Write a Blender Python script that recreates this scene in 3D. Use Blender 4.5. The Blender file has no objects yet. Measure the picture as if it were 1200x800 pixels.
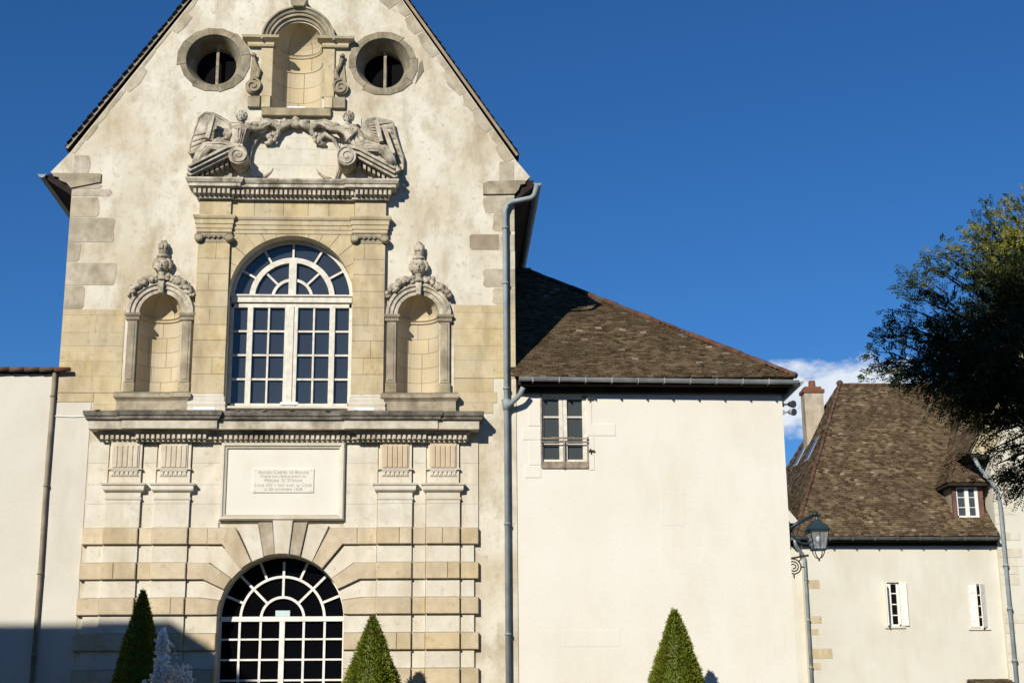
import bpy, bmesh, math, random
from mathutils import Vector, Matrix, noise
PI = math.pi
random.seed(7)
sc = bpy.context.scene
COL = sc.collection

# ------------------------------------------------------------------ camera
F_PX, PITCH, YAW, ROLL, EYE, DIST = 1723.0, 0.25584, 0.05124, -0.00824, 1.6, 34.0
cp, sp = math.cos(PITCH), math.sin(PITCH)
fw = Vector((math.sin(YAW)*cp, math.cos(YAW)*cp, sp))
rt = Vector((math.cos(YAW), -math.sin(YAW), 0))
up = rt.cross(fw)
c_, s_ = math.cos(ROLL), math.sin(ROLL)
rt2, up2 = rt*c_+up*s_, up*c_-rt*s_
CAM = Vector((0, -DIST, EYE))
cam = bpy.data.cameras.new('camera'); co = bpy.data.objects.new('camera', cam); COL.objects.link(co)
m = Matrix.Identity(4)
for i, v in enumerate((rt2, up2, -fw)):
    for j in range(3): m[j][i] = v[j]
m.translation = CAM
co.matrix_world = m
cam.sensor_width = 36; cam.lens = 36*F_PX/1200; cam.clip_end = 5000; cam.clip_start = 0.1
sc.camera = co

# ------------------------------------------------------------------ light
SUN_TRAVEL = Vector((0.53, 1.0, -0.60)).normalized()
to_sun = -SUN_TRAVEL
elev = math.asin(to_sun.z)
w = bpy.data.worlds.new('World'); sc.world = w; w.use_nodes = True
nt = w.node_tree; nt.nodes.clear()
def N(t, typ, **k):
    n = t.nodes.new(typ)
    for a, b in k.items(): setattr(n, a, b)
    return n
def ramp(t, fac, stops, interp='LINEAR'):
    r = N(t, 'ShaderNodeValToRGB'); r.color_ramp.interpolation = interp
    e = r.color_ramp.elements
    while len(e) < len(stops): e.new(0.5)
    for el, (p, c) in zip(e, stops):
        el.position = p; el.color = (c, c, c, 1) if not hasattr(c, '__len__') else (*c, 1)
    t.links.new(fac, r.inputs[0]); return r.outputs[0]
def mix(t, f, a, b, mode='MIX'):
    n = N(t, 'ShaderNodeMix', data_type='RGBA', blend_type=mode)
    for i, v in ((0, f), (6, a), (7, b)):
        if hasattr(v, 'links'): t.links.new(v, n.inputs[i])
        elif hasattr(v, '__len__'): n.inputs[i].default_value = (*v[:3], 1)
        else: n.inputs[i].default_value = v if i == 0 else (v, v, v, 1)
    return n.outputs[2]
def mth(t, op, a, b=0.0, clamp=False):
    n = N(t, 'ShaderNodeMath', operation=op, use_clamp=clamp)
    for i, v in ((0, a), (1, b)):
        if hasattr(v, 'links'): t.links.new(v, n.inputs[i])
        else: n.inputs[i].default_value = v
    return n.outputs[0]
sky = N(nt, 'ShaderNodeTexSky', sky_type='NISHITA'); sky.sun_disc = False
sky.sun_elevation = elev; sky.sun_rotation = math.atan2(to_sun.x, to_sun.y)
sky.altitude = 200; sky.air_density = 1.0; sky.dust_density = 0.0; sky.ozone_density = 2.0
hs = N(nt, 'ShaderNodeHueSaturation'); hs.inputs['Saturation'].default_value = 1.05; hs.inputs['Value'].default_value = 1.0
tint_ = mix(nt, 1.0, sky.outputs[0], (0.50, 0.90, 1.42), 'MULTIPLY'); nt.links.new(tint_, hs.inputs['Color'])
# small fair-weather cloud low in the sky: azimuth/elevation shape broken up by noise
tc = N(nt, 'ShaderNodeTexCoord'); sx = N(nt, 'ShaderNodeSeparateXYZ'); nt.links.new(tc.outputs['Generated'], sx.inputs[0])
az = mth(nt, 'ARCTAN2', sx.outputs[0], sx.outputs[1]); el_ = mth(nt, 'ARCSINE', sx.outputs[2])
nz = N(nt, 'ShaderNodeTexNoise'); nz.inputs['Scale'].default_value = 55; nz.inputs['Detail'].default_value = 7; nz.inputs['Roughness'].default_value = 0.6
mp = N(nt, 'ShaderNodeMapping'); mp.inputs['Scale'].default_value = (1, 1, 1.7)
nt.links.new(tc.outputs['Generated'], mp.inputs[0]); nt.links.new(mp.outputs[0], nz.inputs[0])
def gauss(x0, w_, y0, h_):
    dx = mth(nt, 'DIVIDE', mth(nt, 'SUBTRACT', az, x0), w_); dy = mth(nt, 'DIVIDE', mth(nt, 'SUBTRACT', el_, y0), h_)
    r2 = mth(nt, 'ADD', mth(nt, 'MULTIPLY', dx, dx), mth(nt, 'MULTIPLY', dy, dy))
    return mth(nt, 'SUBTRACT', 1.0, r2)
def azel(x, y):
    d = (fw*F_PX + rt2*(x-600) + up2*(400-y)).normalized(); return math.atan2(d.x, d.y), math.asin(d.z)
a1, e1 = azel(945, 466); a2, e2 = azel(998, 462)
g = mth(nt, 'MAXIMUM', gauss(a1, 0.055, e1, 0.025), gauss(a2, 0.052, e2, 0.024))
g = mth(nt, 'MAXIMUM', g, -1.0)
dens = mth(nt, 'ADD', g, mth(nt, 'MULTIPLY', mth(nt, 'SUBTRACT', nz.outputs[0], 0.42), 2.4))
cl = ramp(nt, dens, [(0.0, 0.0), (0.9, 0.92)])
ccol = mix(nt, nz.outputs[0], (9.5, 10.8, 12.6), (15.0, 15.5, 16.0))
final = mix(nt, cl, hs.outputs[0], ccol)
bg = N(nt, 'ShaderNodeBackground'); bg.inputs[1].default_value = 0.062
wo = N(nt, 'ShaderNodeOutputWorld'); nt.links.new(final, bg.inputs[0]); nt.links.new(bg.outputs[0], wo.inputs[0])
sl = bpy.data.lights.new('sun', 'SUN'); sl.energy = 5.0; sl.angle = math.radians(0.5); sl.color = (1.0, 0.95, 0.87)
so = bpy.data.objects.new('sun', sl); COL.objects.link(so); so.rotation_euler = SUN_TRAVEL.to_track_quat('-Z', 'Y').to_euler(); so.location = (-30, -60, 40)
sc.view_settings.view_transform = 'Standard'; sc.view_settings.look = 'None'
sc.view_settings.exposure = 0.07; sc.view_settings.gamma = 1.0; sc.view_settings.use_curve_mapping = False

# ------------------------------------------------------------------ helpers
def P(px, py, y=0.0):
    d = fw*F_PX + rt2*(px-600) + up2*(400-py)
    return CAM + d*((y+DIST)/d.y)
ORG = {}
def link(o, parent=None):
    COL.objects.link(o)
    if parent: o.parent = parent; ORG[o.name] = ORG[parent.name]
    return o
def tag(o, label=None, cat=None, group=None, kind=None):
    if label: o['label'] = label
    if cat: o['category'] = cat
    if group: o['group'] = group
    if kind: o['kind'] = kind
    return o
def thing(name, label, cat, loc=(0, 0, 0), group=None):
    o = bpy.data.objects.new(name, None); o.location = loc; o.empty_display_size = 0.3
    COL.objects.link(o); ORG[o.name] = Vector(loc)
    return tag(o, label, cat, group)
def newmesh(me, name, mat, parent=None, loc=None, smooth=False):
    o = bpy.data.objects.new(name, me); me.name = name
    off = ORG[parent.name] if parent else Vector(loc or (0, 0, 0))
    if off.length: me.transform(Matrix.Translation(-off))
    if not parent: o.location = off
    me.materials.clear()
    for mm in (mat if isinstance(mat, (list, tuple)) else [mat]): me.materials.append(mm)
    for p in me.polygons: p.use_smooth = smooth
    link(o, parent); ORG[o.name] = off
    return o
def dup(o, parent=None):
    c = o.copy(); COL.objects.link(c); c.parent = parent
    for ch in [x for x in COL.objects if x.parent == o]: dup(ch, c)
    return c
def arc(cx, cz, r, a0, a1, n):
    return [(cx+r*math.cos(math.radians(a0+(a1-a0)*i/n)), cz+r*math.sin(math.radians(a0+(a1-a0)*i/n))) for i in range(n+1)]
class MB:
    def __init__(s): s.v = []; s.f = []
    def add(s, vs, fs):
        b = len(s.v); s.v += [tuple(v) for v in vs]; s.f += [tuple(b+i for i in f) for f in fs]; return s
    def box(s, x0, x1, y0, y1, z0, z1):
        return s.add([(x, y, z) for x in (x0, x1) for y in (y0, y1) for z in (z0, z1)],
                     [(0, 1, 3, 2), (4, 6, 7, 5), (0, 4, 5, 1), (2, 3, 7, 6), (0, 2, 6, 4), (1, 5, 7, 3)])
    def obox(s, c, ax, ay, az):
        c, ax, ay, az = Vector(c), Vector(ax), Vector(ay), Vector(az)
        return s.add([c+ax*i+ay*j+az*k for i in (-1, 1) for j in (-1, 1) for k in (-1, 1)],
                     [(0, 1, 3, 2), (4, 6, 7, 5), (0, 4, 5, 1), (2, 3, 7, 6), (0, 2, 6, 4), (1, 5, 7, 3)])
    def bar(s, a, b, w_, h_):           # box between two points, w_ sideways, h_ other
        a, b = Vector(a), Vector(b); d = (b-a); L = d.length; d.normalize()
        q = Vector((0, 1, 0)) if abs(d.y) < 0.9 else Vector((0, 0, 1))
        u = d.cross(q).normalized(); v = d.cross(u).normalized()
        return s.obox((a+b)/2, d*L/2, u*w_/2, v*h_/2)
    def stone(s, poly, yf, yb, c=0.012):   # block with a chamfered front, outline in x,z
        n = len(poly); A = sum(poly[i][0]*poly[(i+1) % n][1]-poly[(i+1) % n][0]*poly[i][1] for i in range(n))
        if A < 0: poly = poly[::-1]
        ins = []
        for i in range(n):
            p0, p1, p2 = Vector(poly[i-1]), Vector(poly[i]), Vector(poly[(i+1) % n])
            d1 = (p1-p0); d2 = (p2-p1)
            if d1.length < 1e-6 or d2.length < 1e-6: ins.append(p1); continue
            d1.normalize(); d2.normalize()
            n1 = Vector((-d1.y, d1.x)); n2 = Vector((-d2.y, d2.x)); k = max(0.3, 1+n1.dot(n2))
            ins.append(p1+(n1+n2)*(c/k))
        vs = [(p[0], yb, p[1]) for p in poly]+[(p[0], yf+c, p[1]) for p in poly]+[(p.x, yf, p.y) for p in ins]
        fs = []
        for i in range(n):
            j = (i+1) % n; fs += [(i, j, n+j, n+i), (n+i, n+j, 2*n+j, 2*n+i)]
        fs.append(tuple(range(2*n, 3*n)))
        return s.add(vs, fs)
    def rect(s, x0, x1, z0, z1, yf, yb, c=0.012):
        return s.stone([(x0, z0), (x1, z0), (x1, z1), (x0, z1)], yf, yb, c)
    def prism(s, poly, y0, y1):
        n = len(poly)
        return s.add([(p[0], y0, p[1]) for p in poly]+[(p[0], y1, p[1]) for p in poly],
                     [tuple(range(n)), tuple(range(2*n-1, n-1, -1))]+[(i, (i+1) % n, n+(i+1) % n, n+i) for i in range(n)])
    def tube(s, pts, r, n=8, cap=True):
        pts = [Vector(p) for p in pts]; rs = r if hasattr(r, '__len__') else [r]*len(pts)
        t = (pts[1]-pts[0]).normalized(); u = t.orthogonal().normalized(); b = len(s.v)
        for i, p in enumerate(pts):
            tn = (pts[min(i+1, len(pts)-1)]-pts[max(i-1, 0)])
            if tn.length > 1e-9: t = tn.normalized()
            u = (u-t*u.dot(t)).normalized(); v = t.cross(u)
            s.v += [tuple(p+(u*math.cos(2*PI*k/n)+v*math.sin(2*PI*k/n))*rs[i]) for k in range(n)]
        for i in range(len(pts)-1):
            for k in range(n):
                s.f.append((b+i*n+k, b+i*n+(k+1) % n, b+(i+1)*n+(k+1) % n, b+(i+1)*n+k))
        if cap: s.f.append(tuple(b+k for k in range(n))); s.f.append(tuple(b+(len(pts)-1)*n+k for k in range(n)))
        return s
    def lathe(s, prof, c, n=20, axis='z', sweep=(0, 360), closed=False):
        b = len(s.v); c = Vector(c); full = abs(sweep[1]-sweep[0]) >= 359.9; m_ = n if full else n+1
        for r, h in prof:
            for k in range(m_):
                a = math.radians(sweep[0]+(sweep[1]-sweep[0])*k/n)
                x, y = r*math.cos(a), r*math.sin(a)
                s.v.append(tuple(c+(Vector((x, y, h)) if axis == 'z' else Vector((x, h, y)))))
        L = len(prof)
        for i in range(L-1 if not closed else L):
            for k in range(n):
                k2 = (k+1) % m_; i2 = (i+1) % L
                s.f.append((b+i*m_+k, b+i*m_+k2, b+i2*m_+k2, b+i2*m_+k))
        return s
    def archm(s, cx, cz, prof, a0, a1, n=24):      # closed (r, y) profile swept round an arch
        b = len(s.v); L = len(prof)
        for i in range(n+1):
            a = math.radians(a0+(a1-a0)*i/n)
            s.v += [(cx+r*math.cos(a), y, cz+r*math.sin(a)) for r, y in prof]
        for i in range(n):
            for k in range(L):
                s.f.append((b+i*L+k, b+i*L+(k+1) % L, b+(i+1)*L+(k+1) % L, b+(i+1)*L+k))
        s.f.append(tuple(b+k for k in range(L))); s.f.append(tuple(b+n*L+k for k in range(L)))
        return s
    def mould(s, path, prof):                    # plan path left to right, profile (out, z)
        path = [Vector(p) for p in path]; L = len(prof); b = len(s.v); n = len(path)
        for i, p in enumerate(path):
            ns = []
            if i > 0: d = (p-path[i-1]).normalized(); ns.append(Vector((d.y, -d.x)))
            if i < n-1: d = (path[i+1]-p).normalized(); ns.append(Vector((d.y, -d.x)))
            mm = ns[0] if len(ns) == 1 else (ns[0]+ns[1])/(1+ns[0].dot(ns[1]))
            for o, z in prof: s.v.append((p.x+mm.x*o, p.y+mm.y*o, z))
        for i in range(n-1):
            for k in range(L-1):
                s.f.append((b+i*L+k, b+i*L+k+1, b+(i+1)*L+k+1, b+(i+1)*L+k))
        return s
    def blob(s, c, r, seg=10, amp=0.0, fr=6.0):
        c = Vector(c); r = r if hasattr(r, '__len__') else (r, r, r); b = len(s.v); rg = seg//2+1
        for i in range(rg+1):
            t = PI*i/rg
            for k in range(seg):
                a = 2*PI*k/seg; d = Vector((math.sin(t)*math.cos(a), math.sin(t)*math.sin(a), math.cos(t)))
                q = 1+amp*noise.noise((c+d*0.3)*fr)*2
                s.v.append(tuple(c+Vector((d.x*r[0], d.y*r[1], d.z*r[2]))*q))
        for i in range(rg):
            for k in range(seg):
                s.f.append((b+i*seg+k, b+i*seg+(k+1) % seg, b+(i+1)*seg+(k+1) % seg, b+(i+1)*seg+k))
        return s
    def build(s, name, mat, parent=None, loc=None, smooth=False, recalc=True, dist=0):
        me = bpy.data.meshes.new(name); me.from_pydata(s.v, [], s.f)
        if recalc:
            bm = bmesh.new(); bm.from_mesh(me)
            if dist: bmesh.ops.remove_doubles(bm, verts=bm.verts, dist=dist)
            bmesh.ops.recalc_face_normals(bm, faces=bm.faces); bm.to_mesh(me); bm.free()
        return newmesh(me, name, mat, parent, loc, smooth)
def build_clusters(mb, name, mat, parents, tol=0.03, **k):
    """islands whose boxes (nearly) touch become one part; each part goes under the nearest of the parents"""
    par = list(range(len(mb.v)))
    def fd(i):
        while par[i] != i: par[i] = par[par[i]]; i = par[i]
        return i
    for f in mb.f:
        for j in f[1:]: par[fd(j)] = fd(f[0])
    bb = {}
    for i, v in enumerate(mb.v):
        r = fd(i)
        if r not in bb: bb[r] = [list(v), list(v)]
        for a in range(3): bb[r][0][a] = min(bb[r][0][a], v[a]); bb[r][1][a] = max(bb[r][1][a], v[a])
    ks = list(bb); cl = {q: q for q in ks}
    def fc(i):
        while cl[i] != i: i = cl[i]
        return i
    for a in range(len(ks)):
        for b in range(a):
            A, B = bb[ks[a]], bb[ks[b]]
            if all(A[0][c]-tol <= B[1][c] and B[0][c]-tol <= A[1][c] for c in range(3)): cl[fc(ks[a])] = fc(ks[b])
    groups = {}
    for f in mb.f: groups.setdefault(fc(fd(f[0])), []).append(f)
    out = []
    parents = parents if isinstance(parents, list) else [parents]
    for g_, fs in groups.items():
        m2 = MB(); idx = {}
        for f in fs:
            for i in f:
                if i not in idx: idx[i] = len(m2.v); m2.v.append(mb.v[i])
            m2.f.append(tuple(idx[i] for i in f))
        cx = sum(v[0] for v in m2.v)/len(m2.v); cz = sum(v[2] for v in m2.v)/len(m2.v)
        p = min(parents, key=lambda o: abs(o.get('_cx', cx)-cx)) if len(parents) > 1 else parents[0]
        o = m2.build(name, mat, p, **k); o['_cx'] = cx; out.append(o)
    return out
def evald(o):
    bpy.context.view_layer.update()
    dg = bpy.context.evaluated_depsgraph_get()
    me = bpy.data.meshes.new_from_object(o.evaluated_get(dg)); return me
def plate(outline, holes, y0, y1, name, mat, parent=None, loc=None, bevel=0):
    cu = bpy.data.curves.new('tmp', 'CURVE'); cu.dimensions = '2D'; cu.fill_mode = 'BOTH'; cu.extrude = (y1-y0)/2
    for poly in [outline]+holes:
        sp_ = cu.splines.new('POLY'); sp_.points.add(len(poly)-1); sp_.use_cyclic_u = True
        for q, p in zip(sp_.points, poly): q.co = (p[0], p[1], 0, 1)
    o = bpy.data.objects.new('tmp', cu); COL.objects.link(o)
    me = evald(o); bpy.data.objects.remove(o); bpy.data.curves.remove(cu)
    me.transform(Matrix.Translation((0, (y0+y1)/2, 0)) @ Matrix.Rotation(PI/2, 4, 'X'))
    return newmesh(me, name, mat, parent, loc)
def skin(nodes, edges, root=0, sub=2, parent=None, loc=None, name='body', mat=None, rough=0.0, fr=8):
    me = bpy.data.meshes.new('t'); me.from_pydata([n[:3] for n in nodes], edges, [])
    o = bpy.data.objects.new('t', me); COL.objects.link(o)
    md = o.modifiers.new('s', 'SKIN'); md.use_smooth_shade = True
    sv = me.skin_vertices[0].data
    for i, n in enumerate(nodes):
        r = n[3]; sv[i].radius = (r, r) if not hasattr(r, '__len__') else r
        sv[i].use_root = (i == root)
    md2 = o.modifiers.new('u', 'SUBSURF'); md2.levels = sub; md2.render_levels = sub
    r = evald(o); bpy.data.objects.remove(o)
    if rough:
        for v in r.vertices:
            k = noise.noise(v.co*fr)*0.6+noise.noise(Vector((v.co.x*fr*3, v.co.y*fr, v.co.z*fr*1.2)))*0.5
            v.co += v.normal*k*rough
    return newmesh(r, name, mat, parent, loc, True)

# ------------------------------------------------------------------ materials
def mat_new(name):
    mt = bpy.data.materials.new(name); mt.use_nodes = True; t = mt.node_tree
    return mt, t, t.nodes['Principled BSDF']
def surf(name, c1, c2, scale=1.2, island=0.0, stain=None, samt=0.5, sscale=(1.2, 1.2, 0.35), upc=None, bump=0.25, bscale=30, rough=0.92, spots=None, spot_t=0.62, tint=None, tpos=(0.45, 0.7)):
    mt, t, b = mat_new(name); L = t.links.new
    geo = N(t, 'ShaderNodeNewGeometry')
    n1 = N(t, 'ShaderNodeTexNoise'); n1.inputs['Scale'].default_value = scale; n1.inputs['Detail'].default_value = 8; n1.inputs['Roughness'].default_value = 0.62
    L(geo.outputs['Position'], n1.inputs[0])
    col = mix(t, ramp(t, n1.outputs[0], [(0.36, 0.0), (0.64, 1.0)]), c1, c2)
    if tint:
        n4 = N(t, 'ShaderNodeTexNoise'); n4.inputs['Scale'].default_value = scale*0.45; n4.inputs['Detail'].default_value = 5
        mpp = N(t, 'ShaderNodeMapping'); mpp.inputs['Location'].default_value = (13, 7, 3); L(geo.outputs['Position'], mpp.inputs[0]); L(mpp.outputs[0], n4.inputs[0])
        col = mix(t, ramp(t, n4.outputs[0], [(tpos[0], 0.0), (tpos[1], 0.85)]), col, tint)
    if island:
        r = geo.outputs['Random Per Island']
        v = mth(t, 'ADD', 1-island/2, mth(t, 'MULTIPLY', r, island))
        h = N(t, 'ShaderNodeHueSaturation'); L(col, h.inputs['Color']); L(v, h.inputs['Value'])
        r2 = mth(t, 'FRACT', mth(t, 'MULTIPLY', r, 17.3)); L(mth(t, 'ADD', 1-island*0.6, mth(t, 'MULTIPLY', r2, island*1.2)), h.inputs['Saturation'])
        col = h.outputs[0]
    if stain:
        mpg = N(t, 'ShaderNodeMapping'); mpg.inputs['Scale'].default_value = sscale; L(geo.outputs['Position'], mpg.inputs[0])
        n2 = N(t, 'ShaderNodeTexNoise'); n2.inputs['Scale'].default_value = 1.0; n2.inputs['Detail'].default_value = 9; n2.inputs['Roughness'].default_value = 0.68; L(mpg.outputs[0], n2.inputs[0])
        col = mix(t, ramp(t, n2.outputs[0], [(0.48, 0.0), (0.70, samt)]), col, stain)
    if upc:
        sz = N(t, 'ShaderNodeSeparateXYZ'); L(geo.outputs['True Normal'], sz.inputs[0])
        n3 = N(t, 'ShaderNodeTexNoise'); n3.inputs['Scale'].default_value = 4; n3.inputs['Detail'].default_value = 6; L(geo.outputs['Position'], n3.inputs[0])
        f = mth(t, 'MULTIPLY', ramp(t, sz.outputs[2], [(0.12, 0.0), (0.5, 1.0)]), ramp(t, n3.outputs[0], [(0.3, 0.55), (0.55, 1.0)]))
        col = mix(t, f, col, upc)
    if spots:
        vo = N(t, 'ShaderNodeTexNoise'); vo.inputs['Scale'].default_value = 5.5; vo.inputs['Detail'].default_value = 8; vo.inputs['Roughness'].default_value = 0.65; L(geo.outputs['Position'], vo.inputs[0])
        col = mix(t, ramp(t, vo.outputs[0], [(spot_t, 0.0), (spot_t+0.12, 0.75)]), col, spots)
    L(col, b.inputs['Base Color']); b.inputs['Roughness'].default_value = rough; b.inputs['Specular IOR Level'].default_value = 0.2
    if bump:
        nb = N(t, 'ShaderNodeTexNoise'); nb.inputs['Scale'].default_value = bscale; nb.inputs['Detail'].default_value = 5; L(geo.outputs['Position'], nb.inputs[0])
        bp = N(t, 'ShaderNodeBump'); bp.inputs['Strength'].default_value = bump; bp.inputs['Distance'].default_value = 0.02
        L(mth(t, 'ADD', nb.outputs[0], mth(t, 'MULTIPLY', n1.outputs[0], 1.5)), bp.inputs['Height']); L(bp.outputs[0], b.inputs['Normal'])
    return mt
def flat(name, c, rough=0.6, metal=0.0, spec=0.4, var=0.25, scale=3):
    mt, t, b = mat_new(name); L = t.links.new
    geo = N(t, 'ShaderNodeNewGeometry'); n1 = N(t, 'ShaderNodeTexNoise'); n1.inputs['Scale'].default_value = scale; n1.inputs['Detail'].default_value = 6
    L(geo.outputs['Position'], n1.inputs[0])
    L(mix(t, ramp(t, n1.outputs[0], [(0.35, 0.0), (0.65, 1.0)]), [x*(1-var) for x in c], [min(1, x*(1+var*0.5)) for x in c]), b.inputs['Base Color'])
    b.inputs['Roughness'].default_value = rough; b.inputs['Metallic'].default_value = metal; b.inputs['Specular IOR Level'].default_value = spec
    return mt
M = {}
M['plaster'] = surf('plaster', (0.585, 0.525, 0.395), (0.70, 0.65, 0.525), 0.9, stain=(0.38, 0.30, 0.185), samt=0.95, sscale=(1.5, 1.5, 0.8), spots=(0.40, 0.34, 0.24), spot_t=0.56, tint=(0.52, 0.43, 0.28), tpos=(.5, .7), bump=0.5, bscale=7)
M['plaster_cream'] = surf('plaster_cream', (0.695, 0.65, 0.545), (0.725, 0.685, 0.59), 0.5, stain=(0.62, 0.56, 0.42), samt=0.6, sscale=(0.6, 0.6, 0.25), bump=0.25, bscale=14)
M['plaster_left'] = surf('plaster_left', (0.60, 0.56, 0.46), (0.645, 0.61, 0.51), 0.6, stain=(0.49, 0.43, 0.33), samt=0.5, sscale=(1.0, 1.0, 0.3), bump=0.25, bscale=14)
M['plaster_far'] = surf('plaster_far', (0.61, 0.57, 0.455), (0.67, 0.635, 0.52), 0.5, stain=(0.52, 0.46, 0.33), samt=0.55, sscale=(0.8, 0.8, 0.22), bump=0.2)
M['stone'] = surf('stone', (0.47, 0.365, 0.19), (0.60, 0.49, 0.29), 2.2, island=0.10, stain=(0.29, 0.22, 0.12), samt=0.8, spots=(0.35, 0.275, 0.16), spot_t=0.57, tint=(0.52, 0.44, 0.29), upc=(0.20, 0.175, 0.13))
M['stone_band'] = surf('stone_band', (0.50, 0.388, 0.225), (0.61, 0.500, 0.325), 2.6, island=0.20, stain=(0.34, 0.28, 0.18), samt=0.7, spots=(0.40, 0.33, 0.21), spot_t=0.56, upc=(0.36, 0.30, 0.22))
M['stone_pale'] = surf('stone_pale', (0.59, 0.535, 0.41), (0.68, 0.63, 0.51), 2.2, island=0.10, stain=(0.45, 0.365, 0.23), samt=0.65, spots=(0.48, 0.42, 0.30), spot_t=0.57, upc=(0.42, 0.37, 0.28))
M['stone_grey'] = surf('stone_grey', (0.25, 0.205, 0.125), (0.46, 0.385, 0.25), 2.8, island=0.16, stain=(0.17, 0.145, 0.105), samt=0.75, upc=(0.16, 0.14, 0.11))
M['stone_lichen'] = surf('stone_lichen', (0.10, 0.088, 0.068), (0.27, 0.235, 0.18), 3.5, island=0.15, stain=(0.04, 0.035, 0.028), samt=0.95, sscale=(2, 2, 3), upc=(0.10, 0.09, 0.075))
M['stone_carved'] = surf('stone_carved', (0.38, 0.32, 0.225), (0.64, 0.575, 0.45), 4.5, stain=(0.12, 0.098, 0.068), samt=0.9, sscale=(3.5, 3.5, 2.2), upc=(0.22, 0.185, 0.13), bump=0.4, bscale=18)
M['stone_cop'] = surf('stone_cop', (0.36, 0.30, 0.20), (0.52, 0.455, 0.33), 2.2, island=0.15, stain=(0.22, 0.18, 0.12), samt=0.8, sscale=(2, 2, 1.4))
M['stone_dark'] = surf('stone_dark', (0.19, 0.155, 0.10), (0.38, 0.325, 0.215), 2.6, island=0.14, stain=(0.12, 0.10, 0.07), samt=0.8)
M['stone_ochre'] = surf('stone_ochre', (0.50, 0.39, 0.25), (0.57, 0.46, 0.32), 3.0, island=0.1, stain=(0.45, 0.32, 0.2), samt=0.4, sscale=(5, 5, 0.6))
M['stone_ochre_pale'] = surf('stone_ochre_pale', (0.52, 0.445, 0.32), (0.62, 0.55, 0.42), 3.0, island=0.1, stain=(0.44, 0.33, 0.22), samt=0.6, sscale=(5, 5, 0.6))
M['stone_cornice'] = surf('stone_cornice', (0.45, 0.39, 0.285), (0.64, 0.585, 0.465), 2.4, stain=(0.17, 0.14, 0.095), samt=0.85, sscale=(1.6, 1.6, 1.2), upc=(0.14, 0.12, 0.09))
M['stone_niche'] = surf('stone_niche', (0.49, 0.40, 0.24), (0.57, 0.48, 0.32), 1.2, island=0.14, stain=(0.45, 0.36, 0.24), samt=0.5)
M['stone_brown'] = surf('stone_brown', (0.25, 0.19, 0.12), (0.37, 0.29, 0.19), 2.5, island=0.2, stain=(0.2, 0.16, 0.11), samt=0.5)
M['chimney'] = surf('chimney_render', (0.33, 0.27, 0.19), (0.50, 0.43, 0.32), 1.6, stain=(0.16, 0.12, 0.085), samt=0.8, sscale=(2.5, 2.5, 0.4))
M['mortar'] = surf('mortar', (0.30, 0.25, 0.17), (0.38, 0.32, 0.23), 3)
M['engraved'] = flat('engraved', (0.33, 0.31, 0.27), 0.9, var=0.1)
def tilemat(name, c1, c2, c3, light):
    mt, t, b = mat_new(name); L = t.links.new
    geo = N(t, 'ShaderNodeNewGeometry'); r = geo.outputs['Random Per Island']
    col = ramp(t, r, [(0.0, c1), (0.45, c2), (0.90, c3), (0.978, c3), (0.99, light)])
    n1 = N(t, 'ShaderNodeTexNoise'); n1.inputs['Scale'].default_value = 0.8; n1.inputs['Detail'].default_value = 6; L(geo.outputs['Position'], n1.inputs[0])
    col = mix(t, ramp(t, n1.outputs[0], [(0.4, 0.0), (0.65, 0.65)]), col, [x*0.6 for x in c2])
    n2 = N(t, 'ShaderNodeTexNoise'); n2.inputs['Scale'].default_value = 14; n2.inputs['Detail'].default_value = 5; L(geo.outputs['Position'], n2.inputs[0])
    col = mix(t, ramp(t, n2.outputs[0], [(0.5, 0.0), (0.72, 0.55)]), col, [x*1.25 for x in c3])
    L(col, b.inputs['Base Color']); b.inputs['Roughness'].default_value = 0.95; b.inputs['Specular IOR Level'].default_value = 0.1
    bp = N(t, 'ShaderNodeBump'); bp.inputs['Strength'].default_value = 0.5; bp.inputs['Distance'].default_value = 0.02; L(n2.outputs[0], bp.inputs['Height']); L(bp.outputs[0], b.inputs['Normal'])
    return mt
M['tile'] = tilemat('tile', (0.042, 0.028, 0.014), (0.095, 0.066, 0.033), (0.15, 0.111, 0.062), (0.30, 0.25, 0.18))
M['tile_far'] = tilemat('tile_far', (0.042, 0.025, 0.013), (0.100, 0.068, 0.037), (0.19, 0.138, 0.078), (0.29, 0.235, 0.155))
M['ridge'] = surf('ridge', (0.085, 0.045, 0.030), (0.14, 0.074, 0.050), 4, island=0.4, stain=(0.12, 0.09, 0.06), samt=0.6, sscale=(4, 4, 4))
M['terracotta'] = surf('terracotta', (0.15, 0.055, 0.035), (0.22, 0.09, 0.055), 5, stain=(0.25, 0.11, 0.07), samt=0.5)
M['zinc'] = flat('zinc', (0.33, 0.355, 0.35), 0.5, 0.3, var=0.25)
M['zinc_dark'] = flat('zinc_dark', (0.16, 0.165, 0.16), 0.5, 0.4, var=0.35)
M['pipe_blue'] = flat('pipe_blue', (0.27, 0.31, 0.31), 0.65, 0.0, var=0.2)
M['pipe_brown'] = flat('pipe_brown', (0.27, 0.22, 0.15), 0.7, 0.0, var=0.3)
M['eave_wood'] = flat('eave_wood', (0.035, 0.026, 0.02), 0.9, spec=0.1, var=0.4)
M['white_paint'] = flat('white_paint', (0.80, 0.76, 0.67), 0.5, var=0.12, scale=6)
M['cream_paint'] = flat('cream_paint', (0.67, 0.625, 0.51), 0.6, var=0.16, scale=8)
M['taupe_wood'] = flat('taupe_wood', (0.30, 0.24, 0.17), 0.8, var=0.35, scale=8)
M['red_wood'] = flat('red_wood', (0.15, 0.075, 0.055), 0.8, var=0.3)
M['iron'] = flat('iron', (0.06, 0.04, 0.03), 0.7, 0.3, var=0.4)
M['lamp_green'] = flat('lamp_green', (0.022, 0.045, 0.05), 0.45, 0.2, var=0.3)
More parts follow.
